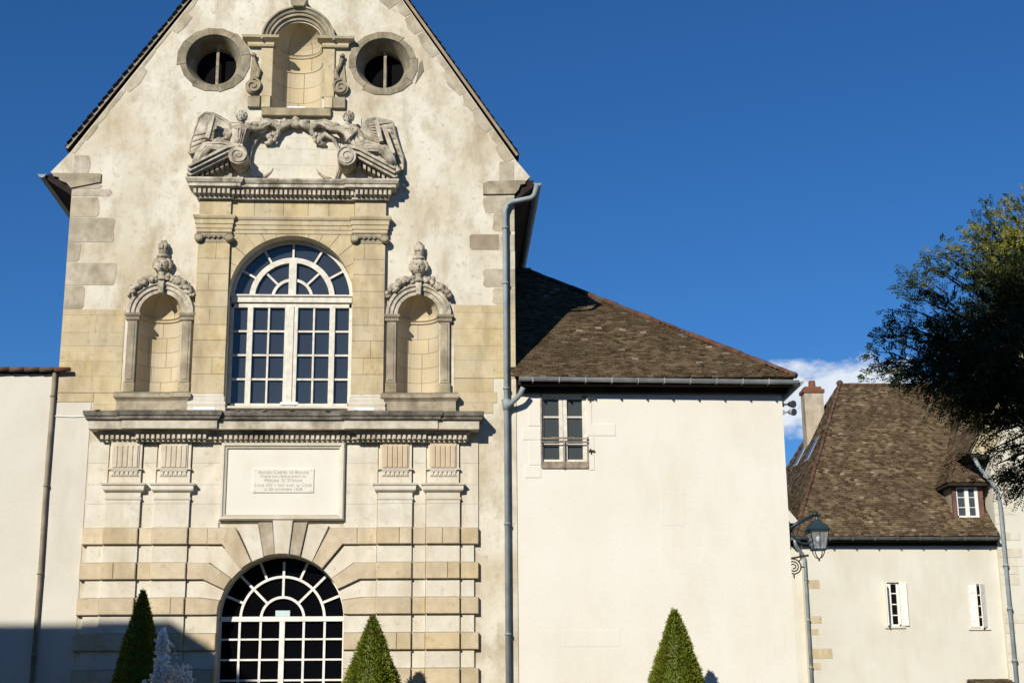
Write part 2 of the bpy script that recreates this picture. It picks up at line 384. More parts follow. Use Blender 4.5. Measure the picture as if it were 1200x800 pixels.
M['led_white'] = flat('led_white', (0.85, 0.85, 0.83), 0.5, var=0.05)
def glassmat(name, c, rough=0.03, ior=1.5):
    mt, t, b = mat_new(name); L = t.links.new
    geo = N(t, 'ShaderNodeNewGeometry'); n1 = N(t, 'ShaderNodeTexNoise'); n1.inputs['Scale'].default_value = 1.3; L(geo.outputs['Position'], n1.inputs[0])
    b.inputs['Base Color'].default_value = (*c, 1); b.inputs['Roughness'].default_value = rough; b.inputs['IOR'].default_value = ior
    bp = N(t, 'ShaderNodeBump'); bp.inputs['Strength'].default_value = 0.12; bp.inputs['Distance'].default_value = 0.03; L(n1.outputs[0], bp.inputs['Height']); L(bp.outputs[0], b.inputs['Normal'])
    return mt
M['glass'] = glassmat('window_glass', (0.032, 0.040, 0.048), 0.05, 1.6)
M['glass_door'] = glassmat('door_glass', (0.003, 0.003, 0.004), 0.06, 1.08)
M['glass_small'] = glassmat('casement_glass', (0.055, 0.065, 0.065), 0.06, 1.4)
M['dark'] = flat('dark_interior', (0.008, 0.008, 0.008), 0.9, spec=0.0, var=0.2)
M['bark'] = surf('bark', (0.05, 0.04, 0.03), (0.10, 0.08, 0.06), 6, bump=0.6)
def leafmat(name, c1, c2, c3=None, trans=0.25):
    mt, t, b = mat_new(name); L = t.links.new
    geo = N(t, 'ShaderNodeNewGeometry'); r = geo.outputs['Random Per Island']
    stops = [(0.0, c1), (0.8, c2)] + ([(1.0, c3)] if c3 else [])
    col = ramp(t, r, stops)
    if 'yew' in name:
        nn_ = N(t, 'ShaderNodeTexNoise'); nn_.inputs['Scale'].default_value = 4.5; nn_.inputs['Detail'].default_value = 4; L(geo.outputs['Position'], nn_.inputs[0])
        col = mix(t, ramp(t, nn_.outputs[0], [(0.52, 0.0), (0.70, 0.55)]), col, (0.13, 0.10, 0.03))
    L(col, b.inputs['Base Color']); b.inputs['Roughness'].default_value = 0.6; b.inputs['Specular IOR Level'].default_value = 0.25
    tr = N(t, 'ShaderNodeBsdfTranslucent'); L(mix(t, 1.0, col, (1.3, 1.2, 0.5), 'MULTIPLY'), tr.inputs[0])
    ms = N(t, 'ShaderNodeMixShader'); ms.inputs[0].default_value = trans
    L(b.outputs[0], ms.inputs[1]); L(tr.outputs[0], ms.inputs[2]); L(ms.outputs[0], t.nodes['Material Output'].inputs[0])
    return mt
M['yew'] = leafmat('yew_needles', (0.070, 0.105, 0.006), (0.19, 0.22, 0.012), (0.32, 0.31, 0.05), 0.15)
M['leaf'] = leafmat('tree_leaves', (0.020, 0.034, 0.012), (0.045, 0.070, 0.018), (0.085, 0.10, 0.02), 0.25)
M['leaf_gold'] = leafmat('golden_leaves', (0.13, 0.14, 0.02), (0.30, 0.28, 0.035), (0.40, 0.35, 0.05), 0.35)
M['water'] = flat('water_foam', (0.92, 0.88, 0.80), 0.35, spec=0.6, var=0.1)
M['paving'] = surf('paving', (0.050, 0.046, 0.040), (0.075, 0.070, 0.060), 2.5, stain=(0.12, 0.11, 0.09), samt=0.5)

# ------------------------------------------------------------------ setting: ground
g_ = MB(); g_.add([(-400, -300, 0), (400, -300, 0), (400, 700, 0), (-400, 700, 0)], [(0, 1, 2, 3)])
tag(g_.build('ground', M['paving']), kind='structure')

# =================================================================== CHAPEL
C = -3.55
LX, RX = -8.90, 1.83
ch = thing('chapel', 'tall gabled chapel with carved stone front, arched window and arched doorway', 'church', (C, 0, 0))
APX = 23.35
RK = (APX-15.25)/(C+9.02)
def arch_hole(cx, r, zs, zb, n=32):
    return [(cx-r, zb), (cx-r, zs)] + arc(cx, zs, r, 180, 0, n)[1:-1] + [(cx+r, zs), (cx+r, zb)]
WIN = (C, 1.47, 11.63, 8.90); DOOR = (C, 1.42, 4.02, 0.0); TN = (C, 0.615, 18.16, 16.43)
SN = [(-6.605, 0.5, 11.13, 9.22), (-0.495, 0.5, 11.13, 9.22)]
OC = [(-5.64, 17.72, 0.68), (-1.43, 17.69, 0.68)]
outline = [(LX, 0.01), (RX, 0.01), (RX, 14.35), (2.05, 14.52), (2.22, 14.70), (1.86, 15.16), (C, APX), (-9.00, 15.22), (-9.44, 14.70), (-9.20, 14.50), (LX, 14.33)]
door_out = arch_hole(*DOOR)
# door opening reaches the ground: outline notch instead of a hole
outline = [(LX, 0.01), (C-1.42, 0.01)] + arch_hole(C, 1.42, 4.02, 0.01) + outline[1:]
outline = [outline[0]] + outline[2:]
holes = [arch_hole(*WIN), arch_hole(*TN)] + [arch_hole(*s) for s in SN] + [arc(x, z, r, 0, 360*(1-1/40), 39) for x, z, r in OC]
fw_ = plate(outline, holes, 0.0, 0.60, 'front_wall', M['plaster'], ch)
mb = MB(); mb.box(LX, LX+0.5, 0.601, 16, 0, 14.5).box(RX-0.5, RX, 0.601, 16, 0, 14.5).box(LX+.5, RX-.5, 15.5, 16, 0, 14.5)
mb.prism([(LX, 14.5), (RX, 14.5), (C, 22.6)], 15.5, 16)
mb.build('side_wall', M['plaster_left'], ch)
# dark lining behind the openings so rooms read as unlit
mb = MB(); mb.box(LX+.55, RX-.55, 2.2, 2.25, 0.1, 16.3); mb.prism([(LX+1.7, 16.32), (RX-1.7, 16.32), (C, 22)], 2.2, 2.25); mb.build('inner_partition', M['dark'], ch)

# roof ------------------------------------------------------------
def tile_roof(mb, O, u, v, inside, U, V, du=0.17, dv=0.115, seed=1):
    rnd = random.Random(seed); u = Vector(u).normalized(); v = Vector(v).normalized(); n = u.cross(v).normalized()
    if n.z < 0: n = -n
    O = Vector(O)+n*0.02; j = 0
    while j*dv < V:
        i = -1
        while i*du < U:
            cu_, cv = (i+0.5*(j % 2)+0.5)*du, j*dv
            i += 1
            if not inside(cu_, cv+dv*0.5): continue
            wv = 0.022*noise.noise(Vector((cu_*0.9, cv*0.9, seed)))*2; a = O+u*(cu_-du*0.48+rnd.uniform(-.012, .012))+v*(cv+wv+rnd.uniform(-.017, .017))+n*(0.03*noise.noise(Vector((cu_*0.6, cv*0.6, seed+9))))
            b_ = a+u*du*0.96; t1, t2 = 0.024+rnd.uniform(-.006, .012), 0.024+rnd.uniform(-.006, .012)
            if rnd.random() < 0.05: t1 += rnd.uniform(0.01, 0.035)
            c1, c2 = a+v*dv*1.7, b_+v*dv*1.7
            mb.add([a, b_, a+n*t1, b_+n*t2, c2+n*0.004, c1+n*0.004], [(0, 1, 3, 2), (2, 3, 4, 5)])
        j += 1
    return n
def ridge_line(mb, a, b, r=0.11, L=0.38, flip=1):
    a, b = Vector(a), Vector(b); d = b-a; n = max(1, int(d.length/L)); d.normalize(); Ls = (b-a).length/n
    for i in range(n):
        p = a+d*Ls*i; sag = Vector((0, 0, random.uniform(-.012, .012)))
        mb.tube([p+sag, p+d*(Ls*1.08)+sag+Vector((0, 0, .012))], [r*1.10, r*0.92], 8)
mb = MB(); back = MB(); wood = MB()
eaveL, eaveR = (-9.56, 14.60), (2.34, 14.55)
for (ex, ez, sgn) in ((*eaveL, 1), (*eaveR, -1)):
    kx = -9.10 if sgn > 0 else 1.93
    kz = 15.32 if sgn > 0 else 15.26
    for (x0, z0, x1, z1) in ((ex, ez, kx, kz), (kx, kz, C, APX+0.12)):
        dvec = Vector((x1-x0, 0, z1-z0)); Ln = dvec.length
        tile_roof(mb, (x0, -0.05 if z1 > 20 else 0.62, z0), (0, 1, 0), dvec, lambda a, b, Ln=Ln: b < Ln and 0 <= a < 1.3, 1.4, Ln, 0.17, 0.10, seed=int(x0*10) & 31)
        tile_roof(mb, (x0, 1.27, z0), (0, 1, 0), dvec, lambda a, b, Ln=Ln: b < Ln and 0 <= a < 15.0, 15.1, Ln, 0.30, 0.20, seed=int(x0*10) & 31)
        nn = Vector((-dvec.z, 0, dvec.x)).normalized(); nn = nn if nn.z > 0 else -nn
        q = [Vector((x0, 0, z0)), Vector((x1, 0, z1))]
        back.prism([(q[0].x-nn.x*.005, q[0].z-nn.z*.005), (q[1].x-nn.x*.005, q[1].z-nn.z*.005), (q[1].x-nn.x*.04, q[1].z-nn.z*.04), (q[0].x-nn.x*.04, q[0].z-nn.z*.04)], -0.03 if z1 > 20 else 0.62, 16.3)
vg = MB()
for (ex, ez, sgn) in ((*eaveL, 1), (*eaveR, -1)):
    kx, kz = (-9.10, 15.32) if sgn > 0 else (1.93, 15.26); th_v = .055
    for (x0, z0, x1, z1) in ((kx, kz, C, APX+0.12),):
        nn = Vector((-(z1-z0), 0, x1-x0)).normalized(); nn = nn if nn.z > 0 else -nn
        vg.prism([(x0+nn.x*.012, z0+nn.z*.012), (x1+nn.x*.012, z1+nn.z*.012), (x1-nn.x*th_v, z1-nn.z*th_v), (x0-nn.x*th_v, z0-nn.z*th_v)], -.055, -.032)
rf = mb.build('roof', M['tile'], ch, recalc=False); build_clusters(vg, 'verge_mortar', M['stone_brown'], rf); back.build('roof_boarding', M['eave_wood'], rf)
mb = MB(); ridge_line(mb, (C, -0.1, APX+.16), (C, 16.3, APX+.16)); mb.build('ridge_tile', M['ridge'], rf, smooth=True)
# boxed eaves and half-round gutters along both long sides
mb = MB()
mb.prism([(-9.58, 14.56), (LX+.01, 14.10), (LX+.01, 14.60), (-9.50, 14.66)], 0.03, 16.2)
mb.prism([(2.36, 14.50), (RX-.01, 14.05), (RX-.01, 14.60), (2.30, 14.62)], 0.03, 16.2)
build_clusters(mb, 'eave', M['eave_wood'], ch)
def half_gutter(mb, a, b, r=0.085, n=8, t=0.012):
    a, b = Vector(a), Vector(b); d = (b-a).normalized(); s = d.cross(Vector((0, 0, 1))).normalized(); z = Vector((0, 0, 1))
    ring = []
    for rr in (r, r-t):
        rg = [(s*math.cos(PI+PI*k/n)+z*math.sin(PI+PI*k/n))*rr for k in range(n+1)]
        ring += rg if rr == r else rg[::-1]
    L = len(ring); mb.add([a+q for q in ring]+[b+q for q in ring], [(k, (k+1) % L, L+(k+1) % L, L+k) for k in range(L)])
    for e in (a, b): mb.add([e+ring[k] for k in range(n+1)], [tuple(range(n+1))])
    mb.tube([a+s*r, b+s*r], 0.014, 6); mb.tube([a-s*r, b-s*r], 0.014, 6)
mb = MB(); half_gutter(mb, (-9.63, -0.05, 14.62), (-9.63, 16.2, 14.55)); mb.build('gutter', M['pipe_blue'], ch, smooth=False)
mb = MB(); half_gutter(mb, (2.40, -0.10, 14.50), (2.40, 16.2, 14.45)); mb.build('gutter', M['pipe_blue'], ch)
def bend(pts, k=4, r=0.12):
    out = [Vector(pts[0])]
    for i in range(1, len(pts)-1):
        p0, p1, p2 = Vector(pts[i-1]), Vector(pts[i]), Vector(pts[i+1])
        a = p1+(p0-p1).normalized()*min(r, (p0-p1).length/2); b = p1+(p2-p1).normalized()*min(r, (p2-p1).length/2)
        for j in range(k+1):
            t = j/k; out.append(a*(1-t)**2+p1*2*t*(1-t)+b*t*t)
    out.append(Vector(pts[-1])); return out
dp = MB()
dp.tube(bend([(2.38, -0.09, 14.45), (2.30, -0.12, 14.12), (1.68, -0.12, 13.98), (1.59, -0.12, 13.80), (1.59, -0.12, 0.1)]), 0.060, 12)
for z in (13.3, 11.9, 9.3, 8.9, 6.1, 3.6): dp.tube([(1.59, -0.12, z), (1.59, -0.12, z+0.05)], 0.078, 12); dp.box(1.56, 1.62, -0.12, 0.02, z, z+.04)
dp.tube(bend([(1.98, -0.36, 9.30), (1.90, -0.30, 9.12), (1.60, -0.12, 8.86)], r=.1), 0.06, 10)
dp.tube([(1.59, -0.12, 9.05), (1.59, -0.12, 8.80)], [0.12, 0.07], 12)
pipe = dp.build('drainpipe', M['pipe_blue'], ch, smooth=True)
# gable coping and quoins ------------------------------------------
q = MB(); rnd = random.Random(3)
for side in (-1, 1):
    bx, bz = (-8.98, 15.22) if side < 0 else (1.84, 15.18)
    dx, dz = C-bx, APX-bz; L = math.hypot(dx, dz); dx /= L; dz /= L; nx, nz_ = (dz, -dx) if side < 0 else (-dz, dx)
    s = 0.0
    while s < L-0.4:
        l = rnd.uniform(0.35, 0.8); wd = rnd.uniform(0.04, 0.13) if side < 0 else rnd.uniform(0.14, 0.28)
        if rnd.random() < 0.22: wd += 0.20
        a = (bx+dx*s+nx*.012, bz+dz*s+nz_*.012); b = (bx+dx*(s+l-.012)+nx*.012, bz+dz*(s+l-.012)+nz_*.012)
        q.stone([a, b, (b[0]+nx*wd*rnd.uniform(.7, 1), b[1]+nz_*wd*rnd.uniform(.7, 1)), (b[0]*.5+a[0]*.5+nx*wd*rnd.uniform(.95, 1.2), b[1]*.5+a[1]*.5+nz_*wd*rnd.uniform(.95, 1.2)), (a[0]+nx*wd*rnd.uniform(.7, 1), a[1]+nz_*wd*rnd.uniform(.7, 1))], -0.010, 0.02, 0.005); s += l
build_clusters(q, 'gable_coping', M['stone_cop'], ch, .05)
q = MB()
def qrow(x0, x1, z0, z1, mbx=q, d=0.014, split=None):
    xs = [x0]+(split or [])+[x1]
    j = lambda k=.03: rnd.uniform(-k, k)
    for a, b in zip(xs, xs[1:]):
        zb_, zt_ = z0+.002, z1-.002; el_ = x0 > -5; 
        if el_: p_ = [(a+.04+abs(j()), zb_), (b, zb_), (b, zt_), (a+.03+abs(j()), zt_), (a+j(), zt_-.06), (a+j(.02), (zb_+zt_)/2), (a+j(), zb_+.06)]
        else: p_ = [(a, zb_), (b-.04-abs(j()), zb_), (b+j(), zb_+.06), (b+j(.02), (zb_+zt_)/2), (b+j(), zt_-.06), (b-.03-abs(j()), zt_), (a, zt_)]
        mbx.stone(p_, -d*.6, 0.02, 0.004)
for x1, z0, z1 in ((-8.50, 14.66, 15.14), (-7.94, 14.08, 14.27), (-8.22, 13.55, 14.06), (-7.83, 12.92, 13.54), (-8.60, 12.42, 12.91), (-7.72, 11.84, 12.40), (-8.42, 11.25, 11.83)):
    qrow(LX+.003, x1, z0, z1)
qrow(LX+.003, -8.20, 14.28, 14.42, d=.02)
for x0, z0, z1 in ((1.45, 14.56, 15.10), (1.08, 13.75, 14.18), (1.30, 13.28, 13.74), (1.45, 12.78, 13.2), (1.06, 11.86, 12.32), (1.30, 11.42, 11.84)):
    qrow(x0, RX-.003, z0, z1)
build_clusters(q, 'quoin', M['stone_cop'], ch, .06)
q = MB(); qrow(0.74, 1.44, 12.80, 13.20, q); build_clusters(q, 'brown_quoin', M['stone_brown'], ch)
# kneeler corbels under the kicked eaves
q = MB()
q.prism([(-9.36, 14.66), (-9.36, 14.58), (-9.22, 14.55), (-9.18, 14.47), (-9.02, 14.40), (-8.92, 14.28), (-8.22, 14.44), (-8.22, 14.66)], -0.05, 0.02)
q.prism([(2.10, 14.60), (2.10, 14.50), (1.98, 14.48), (1.93, 14.34), (1.84, 14.24), (1.06, 14.22), (1.06, 14.50), (1.2, 14.56)], -0.05, 0.02)
build_clusters(q, 'kneeler', M['stone_grey'], ch)
# ashlar patches either side of the niches
q = MB(); rnd = random.Random(5)
def ashlar(mbx, x0, x1, z0, z1, hs_, wmin, wmax, d, rnd, jag0=0, jag1=0, c=0.007, yb=0.02):
    z = z0; k = 0
    while z < z1-.05:
        h = min(hs_*rnd.uniform(.85, 1.2), z1-z)
        if z1-z-h < 0.12: h = z1-z
        x = x0+rnd.uniform(-jag0, jag0); xe = x1+rnd.uniform(-jag1, jag1)
        while x < xe-.03:
            w_ = rnd.uniform(wmin, wmax)
            if xe-x-w_ < wmin*.6: w_ = xe-x
            mbx.rect(x+.0005, x+w_-.0005, z+.0005, z+h-.0005, -d-rnd.uniform(0, .003), yb, c*.4); x += w_
        z += h
ashlar(q, LX+.003, -7.44, 9.22, 11.24, .36, .4, .8, .014, rnd, 0, 0)
ashlar(q, -8.05, -7.50, 8.70, 9.21, .26, .3, .6, .014, rnd, 0, 0)
ashlar(q, LX+.003, -8.06, 9.0, 9.21, .2, .4, .6, .014, rnd)
ashlar(q, 0.35, RX-.003, 9.60, 11.40, .38, .4, .8, .014, rnd, 0, 0)
ashlar(q, 0.35, 1.25, 8.75, 9.59, .26, .4, .8, .014, rnd, 0, .15)
build_clusters(q, 'ashlar_facing', M['stone'], ch)

# oculi --------------------------------------------------------------
for i, (x, z, r) in enumerate(OC):
    oc = MB(); k = 8
    rr = random.Random(20+i)
    for j in range(k):
        a0, a1 = 360*j/k+10, 360*(j+1)/k+10; ro0 = .84+rr.uniform(-.05, .06)
        inner = [(x+(r+.002)*math.cos(math.radians(a)), z+(r+.002)*math.sin(math.radians(a))) for a in (a1-.25, (a0+a1)/2+11, (a0+a1)/2, (a0+a1)/2-11, a0+.25)]
        outer = [(x+ro0*1.04*math.cos(math.radians(a)), z+ro0*math.sin(math.radians(a))) for a in (a0+.25, (a0+a1)/2, a1-.25)]
        oc.stone(outer+inner, -0.02, 0.03, 0.006)
    if i: oc.stone([(x+.80, z-.55), (x+1.02, z-.2), (x+.97, z+.1), (x+.90, z+.02), (x+.86, z-.3)], -.018, .03, .006)
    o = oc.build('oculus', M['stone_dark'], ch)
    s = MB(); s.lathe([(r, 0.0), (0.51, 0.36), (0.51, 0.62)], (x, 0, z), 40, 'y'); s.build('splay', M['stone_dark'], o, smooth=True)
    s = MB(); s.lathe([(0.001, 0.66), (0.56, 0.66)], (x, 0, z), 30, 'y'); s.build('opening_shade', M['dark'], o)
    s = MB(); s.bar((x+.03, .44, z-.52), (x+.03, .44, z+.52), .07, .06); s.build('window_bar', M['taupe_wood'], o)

# niches ---------------------------------------------------------------
def niche_shell(mbx, cx, r, zs, zb, rows, seed):
    rr = random.Random(seed); n = 20
    zz = [zb+(zs-.10-zb)*i/rows for i in range(rows+1)]
    def patch(a0, a1, z0, z1):
        g_ = .008; k = max(2, int((a1-a0)/9)); vs = []; fs = []
        for i in range(k+1):
            a = math.radians(a0+.5+(a1-a0-1.0)*i/k); vs += [(cx-r*math.cos(a), r*math.sin(a), z0+g_/2), (cx-r*math.cos(a), r*math.sin(a), z1-g_/2)]
        for i in range(k): fs.append((2*i, 2*i+2, 2*i+3, 2*i+1))
        mbx.add(vs, fs)
    for i in range(rows):
        cuts = [0, 62, 118, 180] if i % 2 else [0, 88, 180]
        if rr.random() < .4: cuts = [0, 50, 100, 180]
        for a, b in zip(cuts, cuts[1:]): patch(a, b, zz[i], zz[i+1])
    # conch
    for a0, a1 in ((0, 60), (60, 120), (120, 180)):
        vs, fs = [], []; k, mrow = 8, 8
        for j in range(mrow+1):
            e = math.radians(90*j/mrow*0.985)
            for i in range(k+1):
                a = math.radians(a0+.5+(a1-a0-1)*i/k); vs.append((cx-r*math.cos(a)*math.cos(e), r*math.sin(a)*math.cos(e), zs+r*math.sin(e)))
        for j in range(mrow):
            for i in range(k): fs.append((j*(k+1)+i, j*(k+1)+i+1, (j+1)*(k+1)+i+1, (j+1)*(k+1)+i))
        mbx.add(vs, fs)
def niche_back(mbx, cx, r, zs, zb):
    R = r+.02; mbx.lathe([(R, zb-.01), (R, zs)]+[(R*math.cos(math.radians(t)), zs+R*math.sin(math.radians(t))) for t in range(10, 91, 10)], (cx, 0, 0), 20, 'z', (2, 178))
def niche_floor(mbx, cx, r, z, t=.06):
    pts = [(cx-r*math.cos(math.radians(a)), r*math.sin(math.radians(a))) for a in range(0, 181, 12)]
    n = len(pts); mbx.add([(p[0], p[1], z) for p in pts]+[(p[0], p[1], z-t) for p in pts], [tuple(range(n)), tuple(range(2*n-1, n-1, -1))]+[(i, (i+1) % n, n+(i+1) % n, n+i) for i in range(n)])
def head_finial(mbx, cx, z0):
    mbx.lathe([(.13, 0), (.09, .05), (.07, .14), (.10, .20)], (cx, -.12, z0), 12)
    mbx.blob((cx, -.13, z0+.38), (.17, .16, .20), 14, .08)
    for k in range(13):                                   # locks of hair round the carved face
        a = math.radians(-30+240*k/12); mbx.blob((cx+.19*math.cos(a), -.12, z0+.40+.15*math.sin(a)), (.06, .07, .06), 8, .15)
    mbx.blob((cx, -.29, z0+.36), (.025, .03, .05), 6); mbx.blob((cx-.06, -.27, z0+.42), (.03, .02, .016), 6); mbx.blob((cx+.06, -.27, z0+.42), (.03, .02, .016), 6); mbx.blob((cx, -.275, z0+.28), (.05, .02, .015), 6)
    mbx.lathe([(.10, .55), (.15, .58), (.15, .62), (.08, .66), (.11, .70), (.12, .73), (.07, .76)], (cx, -.12, z0), 14)
    for k in range(7):
        a = 2*PI*k/7; mbx.blob((cx+.08*math.cos(a), -.12+.06*math.sin(a), z0+.85), (.06, .06, .10), 7, .2)
    mbx.blob((cx, -.12, z0+.90), (.10, .10, .12), 9, .2)
def garland(mbx, cx, cz, R, a0, a1, seed):
    rr = random.Random(seed); n = 15
    for k in range(n):
        t = k/(n-1); a = math.radians(a0+(a1-a0)*t); w_ = .075+.035*math.sin(PI*t)
        for q_ in range(3):
            mbx.blob((cx+(R+rr.uniform(-.05, .07))*math.cos(a), -.10-rr.uniform(0, .08), cz+(R+rr.uniform(-.05, .07))*math.sin(a)), (w_*rr.uniform(.55, .9),)*3, 7, .25, 12)
for i, (cx, r, zs, zb) in enumerate(SN):
    nb = MB()                                      # archivolt with stepped mouldings
    nb.archm(cx, zs, [(r+.003, .01), (r+.003, -.06), (r+.10, -.06), (r+.11, -.10), (r+.19, -.10), (r+.21, -.14), (r+.28, -.14), (r+.28, .01)], 0, 180, 28)
    nb.stone([(cx-.055, zs+r-.02), (cx+.055, zs+r-.02), (cx+.08, zs+r+.36), (cx-.08, zs+r+.36)], -.20, 0, .01)
    nch = nb.build('niche', M['stone_carved'], ch)
    if i: tag(nch)
    s = MB()
    for sg in (-1, 1):
        x0, x1 = sorted((cx+sg*(r+.003), cx+sg*(r+.27)))
        s.rect(x0+.02, x1-.02, zb+.24, zs-.18, -.09, .01, .012); s.rect(x0+.07, x1-.07, zb+.30, zs-.24, -.105, -.05, .01)
        s.rect(x0, x1, zb, zb+.235, -.12, .01, .01)
        s.mould([(x0, .02), (x0, -.09), (x1, -.09), (x1, .02)], [(-.09, zs-.18), (0, zs-.18), (.03, zs-.15), (.03, zs-.11), (.015, zs-.09), (.05, zs-.05), (.06, zs), (-.09, zs)])
    build_clusters(s, 'pier', M['stone_grey'], nch)
    s = MB(); niche_shell(s, cx, r, zs, zb, 5, 40+i); s.build('recess', M['stone_niche'], nch, smooth=False, recalc=False)
    s = MB(); niche_back(s, cx, r, zs, zb); s.build('recess_joint', M['mortar'], nch)
    s = MB(); s.lathe([(r-.0, zs-.10), (r-.035, zs-.08), (r-.035, zs-.05), (r-.02, zs-.035), (r-.06, zs-.01), (r, zs+.01)], (cx, 0, 0), 20, 'z', (4, 176)); s.build('string_mould', M['stone_niche'], nch, smooth=False)
    s = MB()
    x0, x1 = (-7.50, -5.84) if i == 0 else (-1.30, 0.40)
    s.mould([(x0, .02), (x0, -.12), (cx+.42, -.12), (cx+.42, -.18), (x1, -.18), (x1, .02)], [(-.12, 8.69), (0, 8.69), (0, 9.00), (.03, 9.04), (.07, 9.08), (.07, 9.17), (.03, 9.21), (-.17, 9.21)])
    niche_floor(s, cx, r+.01, zb+.01)
    s.build('sill', M['stone_grey'], nch)
    s = MB(); head_finial(s, cx, zs+r+.30); s.build('head_finial', M['stone_carved'], nch, smooth=True)
    for a0, a1 in ((100, 148), (80, 32)):
        s = MB(); garland(s, cx, zs, r+.36, a0, a1, i*7+a0); s.build('garland', M['stone_carved'], nch, smooth=True)
# top niche
cx, r, zs, zb = TN
nb = MB(); nb.archm(cx, zs+.04, [(r+.003, .01), (r+.003, -.05), (r+.07, -.06), (r+.09, -.12), (r+.15, -.12), (r+.17, -.16), (r+.23, -.19), (r+.26, -.24), (r+.30, -.24), (r+.30, .01)], 0, 180, 32)
nb.stone([(cx-.14, zs+r+.30), (cx+.14, zs+r+.30), (cx+.22, zs+r+.50), (cx-.22, zs+r+.50)], -.30, 0, .02)
nb.stone([(cx-.10, zs+r+.50), (cx+.10, zs+r+.50), (cx+.07, zs+r+.60), (cx-.07, zs+r+.60)], -.26, 0, .02)
nch = nb.build('niche', M['stone_grey'], ch)
s = MB()
for sg in (-1, 1):
    x0, x1 = sorted((cx+sg*(r+.003), cx+sg*(r+.30)))
    s.rect(x0, x1, zb+.30, zs-.12, -.06, .01, .012); s.rect(x0+.05, x1-.03, zb+.0, zb+.295, -.09, .01, .01)
    xo = cx+sg*(r+.62); a, b = sorted((x0 if sg > 0 else x1, xo))
    s.mould([(a, .02), (a, -.10), (b, -.10), (b, .02)], [(-.10, zs-.10), (0, zs-.10), (.02, zs-.06), (.02, zs), (.08, zs+.04), (.14, zs+.08), (.16, zs+.14), (-.10, zs+.17)])
build_clusters(s, 'pier', M['stone'], nch, .005)
s = MB(); niche_shell(s, cx, r, zs, zb, 4, 77); s.build('recess', M['stone_niche'], nch, recalc=False)
s = MB(); niche_back(s, cx, r, zs, zb); s.build('recess_joint', M['mortar'], nch)
s = MB(); s.lathe([(r, zs-.12), (r-.03, zs-.10), (r-.03, zs-.07), (r-.05, zs-.04), (r, zs-.02)], (cx, 0, 0), 20, 'z', (4, 176)); s.lathe([(r, zs-.52), (r-.02, zs-.50), (r-.02, zs-.48), (r, zs-.46)], (cx, 0, 0), 20, 'z', (4, 176)); s.build('string_mould', M['stone_niche'], nch)
s = MB(); niche_floor(s, cx, r+.01, zb+.005, .05); s.rect(cx-.85, cx+.85, 16.20, 16.415, -.12, .02, .015); s.rect(cx-1.20, cx-.90, 16.43, 16.72, -.10, .01, .01); s.rect(cx+.90, cx+1.20, 16.43, 16.72, -.10, .01, .01); s.build('sill', M['stone_grey'], nch)
def volute(mbx, c, r0, turns, sg, y0, y1, wd=.045, start=90):
    pts = []
    n = int(turns*18)
    for k in range(n+1):
        t = k/n; a = math.radians(start)+sg*2*PI*turns*t; rr_ = r0*(1-t*.86)
        pts.append((c[0]+rr_*math.cos(a), y0, c[1]+rr_*math.sin(a)))
    mbx.tube(pts, [wd*(1-.5*k/n) for k in range(n+1)], 6)
    mbx.lathe([(0.001, y0+.01), (r0*.96, y0+.015), (r0*.98, y1)], (c[0], 0, c[1]), 18, 'y')
for sg in (-1, 1):
    s = MB(); x = cx+sg*1.08
    volute(s, (x, 16.98), .20, 1.6, sg, -.13, .01, .035, 90)
    s.tube([(x+sg*.02, -.10, 17.17), (x-sg*.10, -.11, 17.22), (x-sg*.14, -.11, 17.38), (x-sg*.04, -.10, 17.55), (x+sg*.02, -.09, 17.75)], [.05, .06, .065, .05, .045], 8)
    s.blob((x+sg*.02, -.09, 17.82), (.07, .07, .06), 8, .2); s.prism([(x-.10, 17.15), (x+.12, 17.15), (x+.05, 17.8), (x-.06, 17.8)], -.05, .01)
    s.build('scroll_bracket', M['stone_grey'], nch, smooth=False)

# window bay -----------------------------------------------------------
s = MB(); rr = random.Random(9)
wc, wr, wzs, wzb = WIN
for sg in (-1, 1):                                  # pilasters in courses
    a, b = (-5.79, -5.03) if sg < 0 else (-2.07, -1.31)
    z = 9.18
    for h in (.47, .40, .42, .38, .44, .40, .42, .38, .40):
        if rr.random() < .45:
            mx = a+(b-a)*rr.uniform(.35, .65); s.rect(a, mx-.003, z+.003, z+h-.003, -.13-rr.uniform(0, .003), .02, .0025); s.rect(mx+.003, b, z+.003, z+h-.003, -.13-rr.uniform(0, .003), .02, .0025)
        else: s.rect(a, b, z+.003, z+h-.003, -.13-rr.uniform(0, .003), .02, .0025)
        z += h
pil = build_clusters(s, 'window_pilaster', M['stone'], ch)
s = MB()
for sg in (-1, 1):
    a, b = (-5.79, -5.03) if sg < 0 else (-2.07, -1.31)
    s.mould([(a, .02), (a, -.13), (b, -.13), (b, .02)], [(-.13, 8.70), (.06, 8.70), (.06, 8.86), (.045, 8.88), (.06, 8.93), (.05, 8.98), (.02, 9.00), (.03, 9.05), (.03, 9.09), (.0, 9.12), (.0, 9.178), (-.13, 9.178)])
build_clusters(s, 'pilaster_base', M['stone_pale'], pil)
s = MB()
for sg in (-1, 1):
    a, b = (-5.79, -5.03) if sg < 0 else (-2.07, -1.31)
    s.rect(a, b, 12.895, 13.0, -.13, .02, .005)
    s.mould([(a, .02), (a, -.13), (b, -.13), (b, .02)], [(-.13, 13.0), (.03, 13.02), (.05, 13.05), (.02, 13.08), (.02, 13.12), (.05, 13.15), (-.13, 13.15)])
    for x in (a+.02, b-.02):
        s.lathe([(.001, -.25), (.06, -.25), (.075, -.24), (.09, -.25), (.105, -.23), (.105, .0)], (x, 0, 13.0), 16, 'y')
    for k in range(5): s.blob((a+.14+k*.12, -.16, 13.03), (.04, .035, .045), 7, .1)
build_clusters(s, 'pilaster_capital', M['stone_grey'], pil)
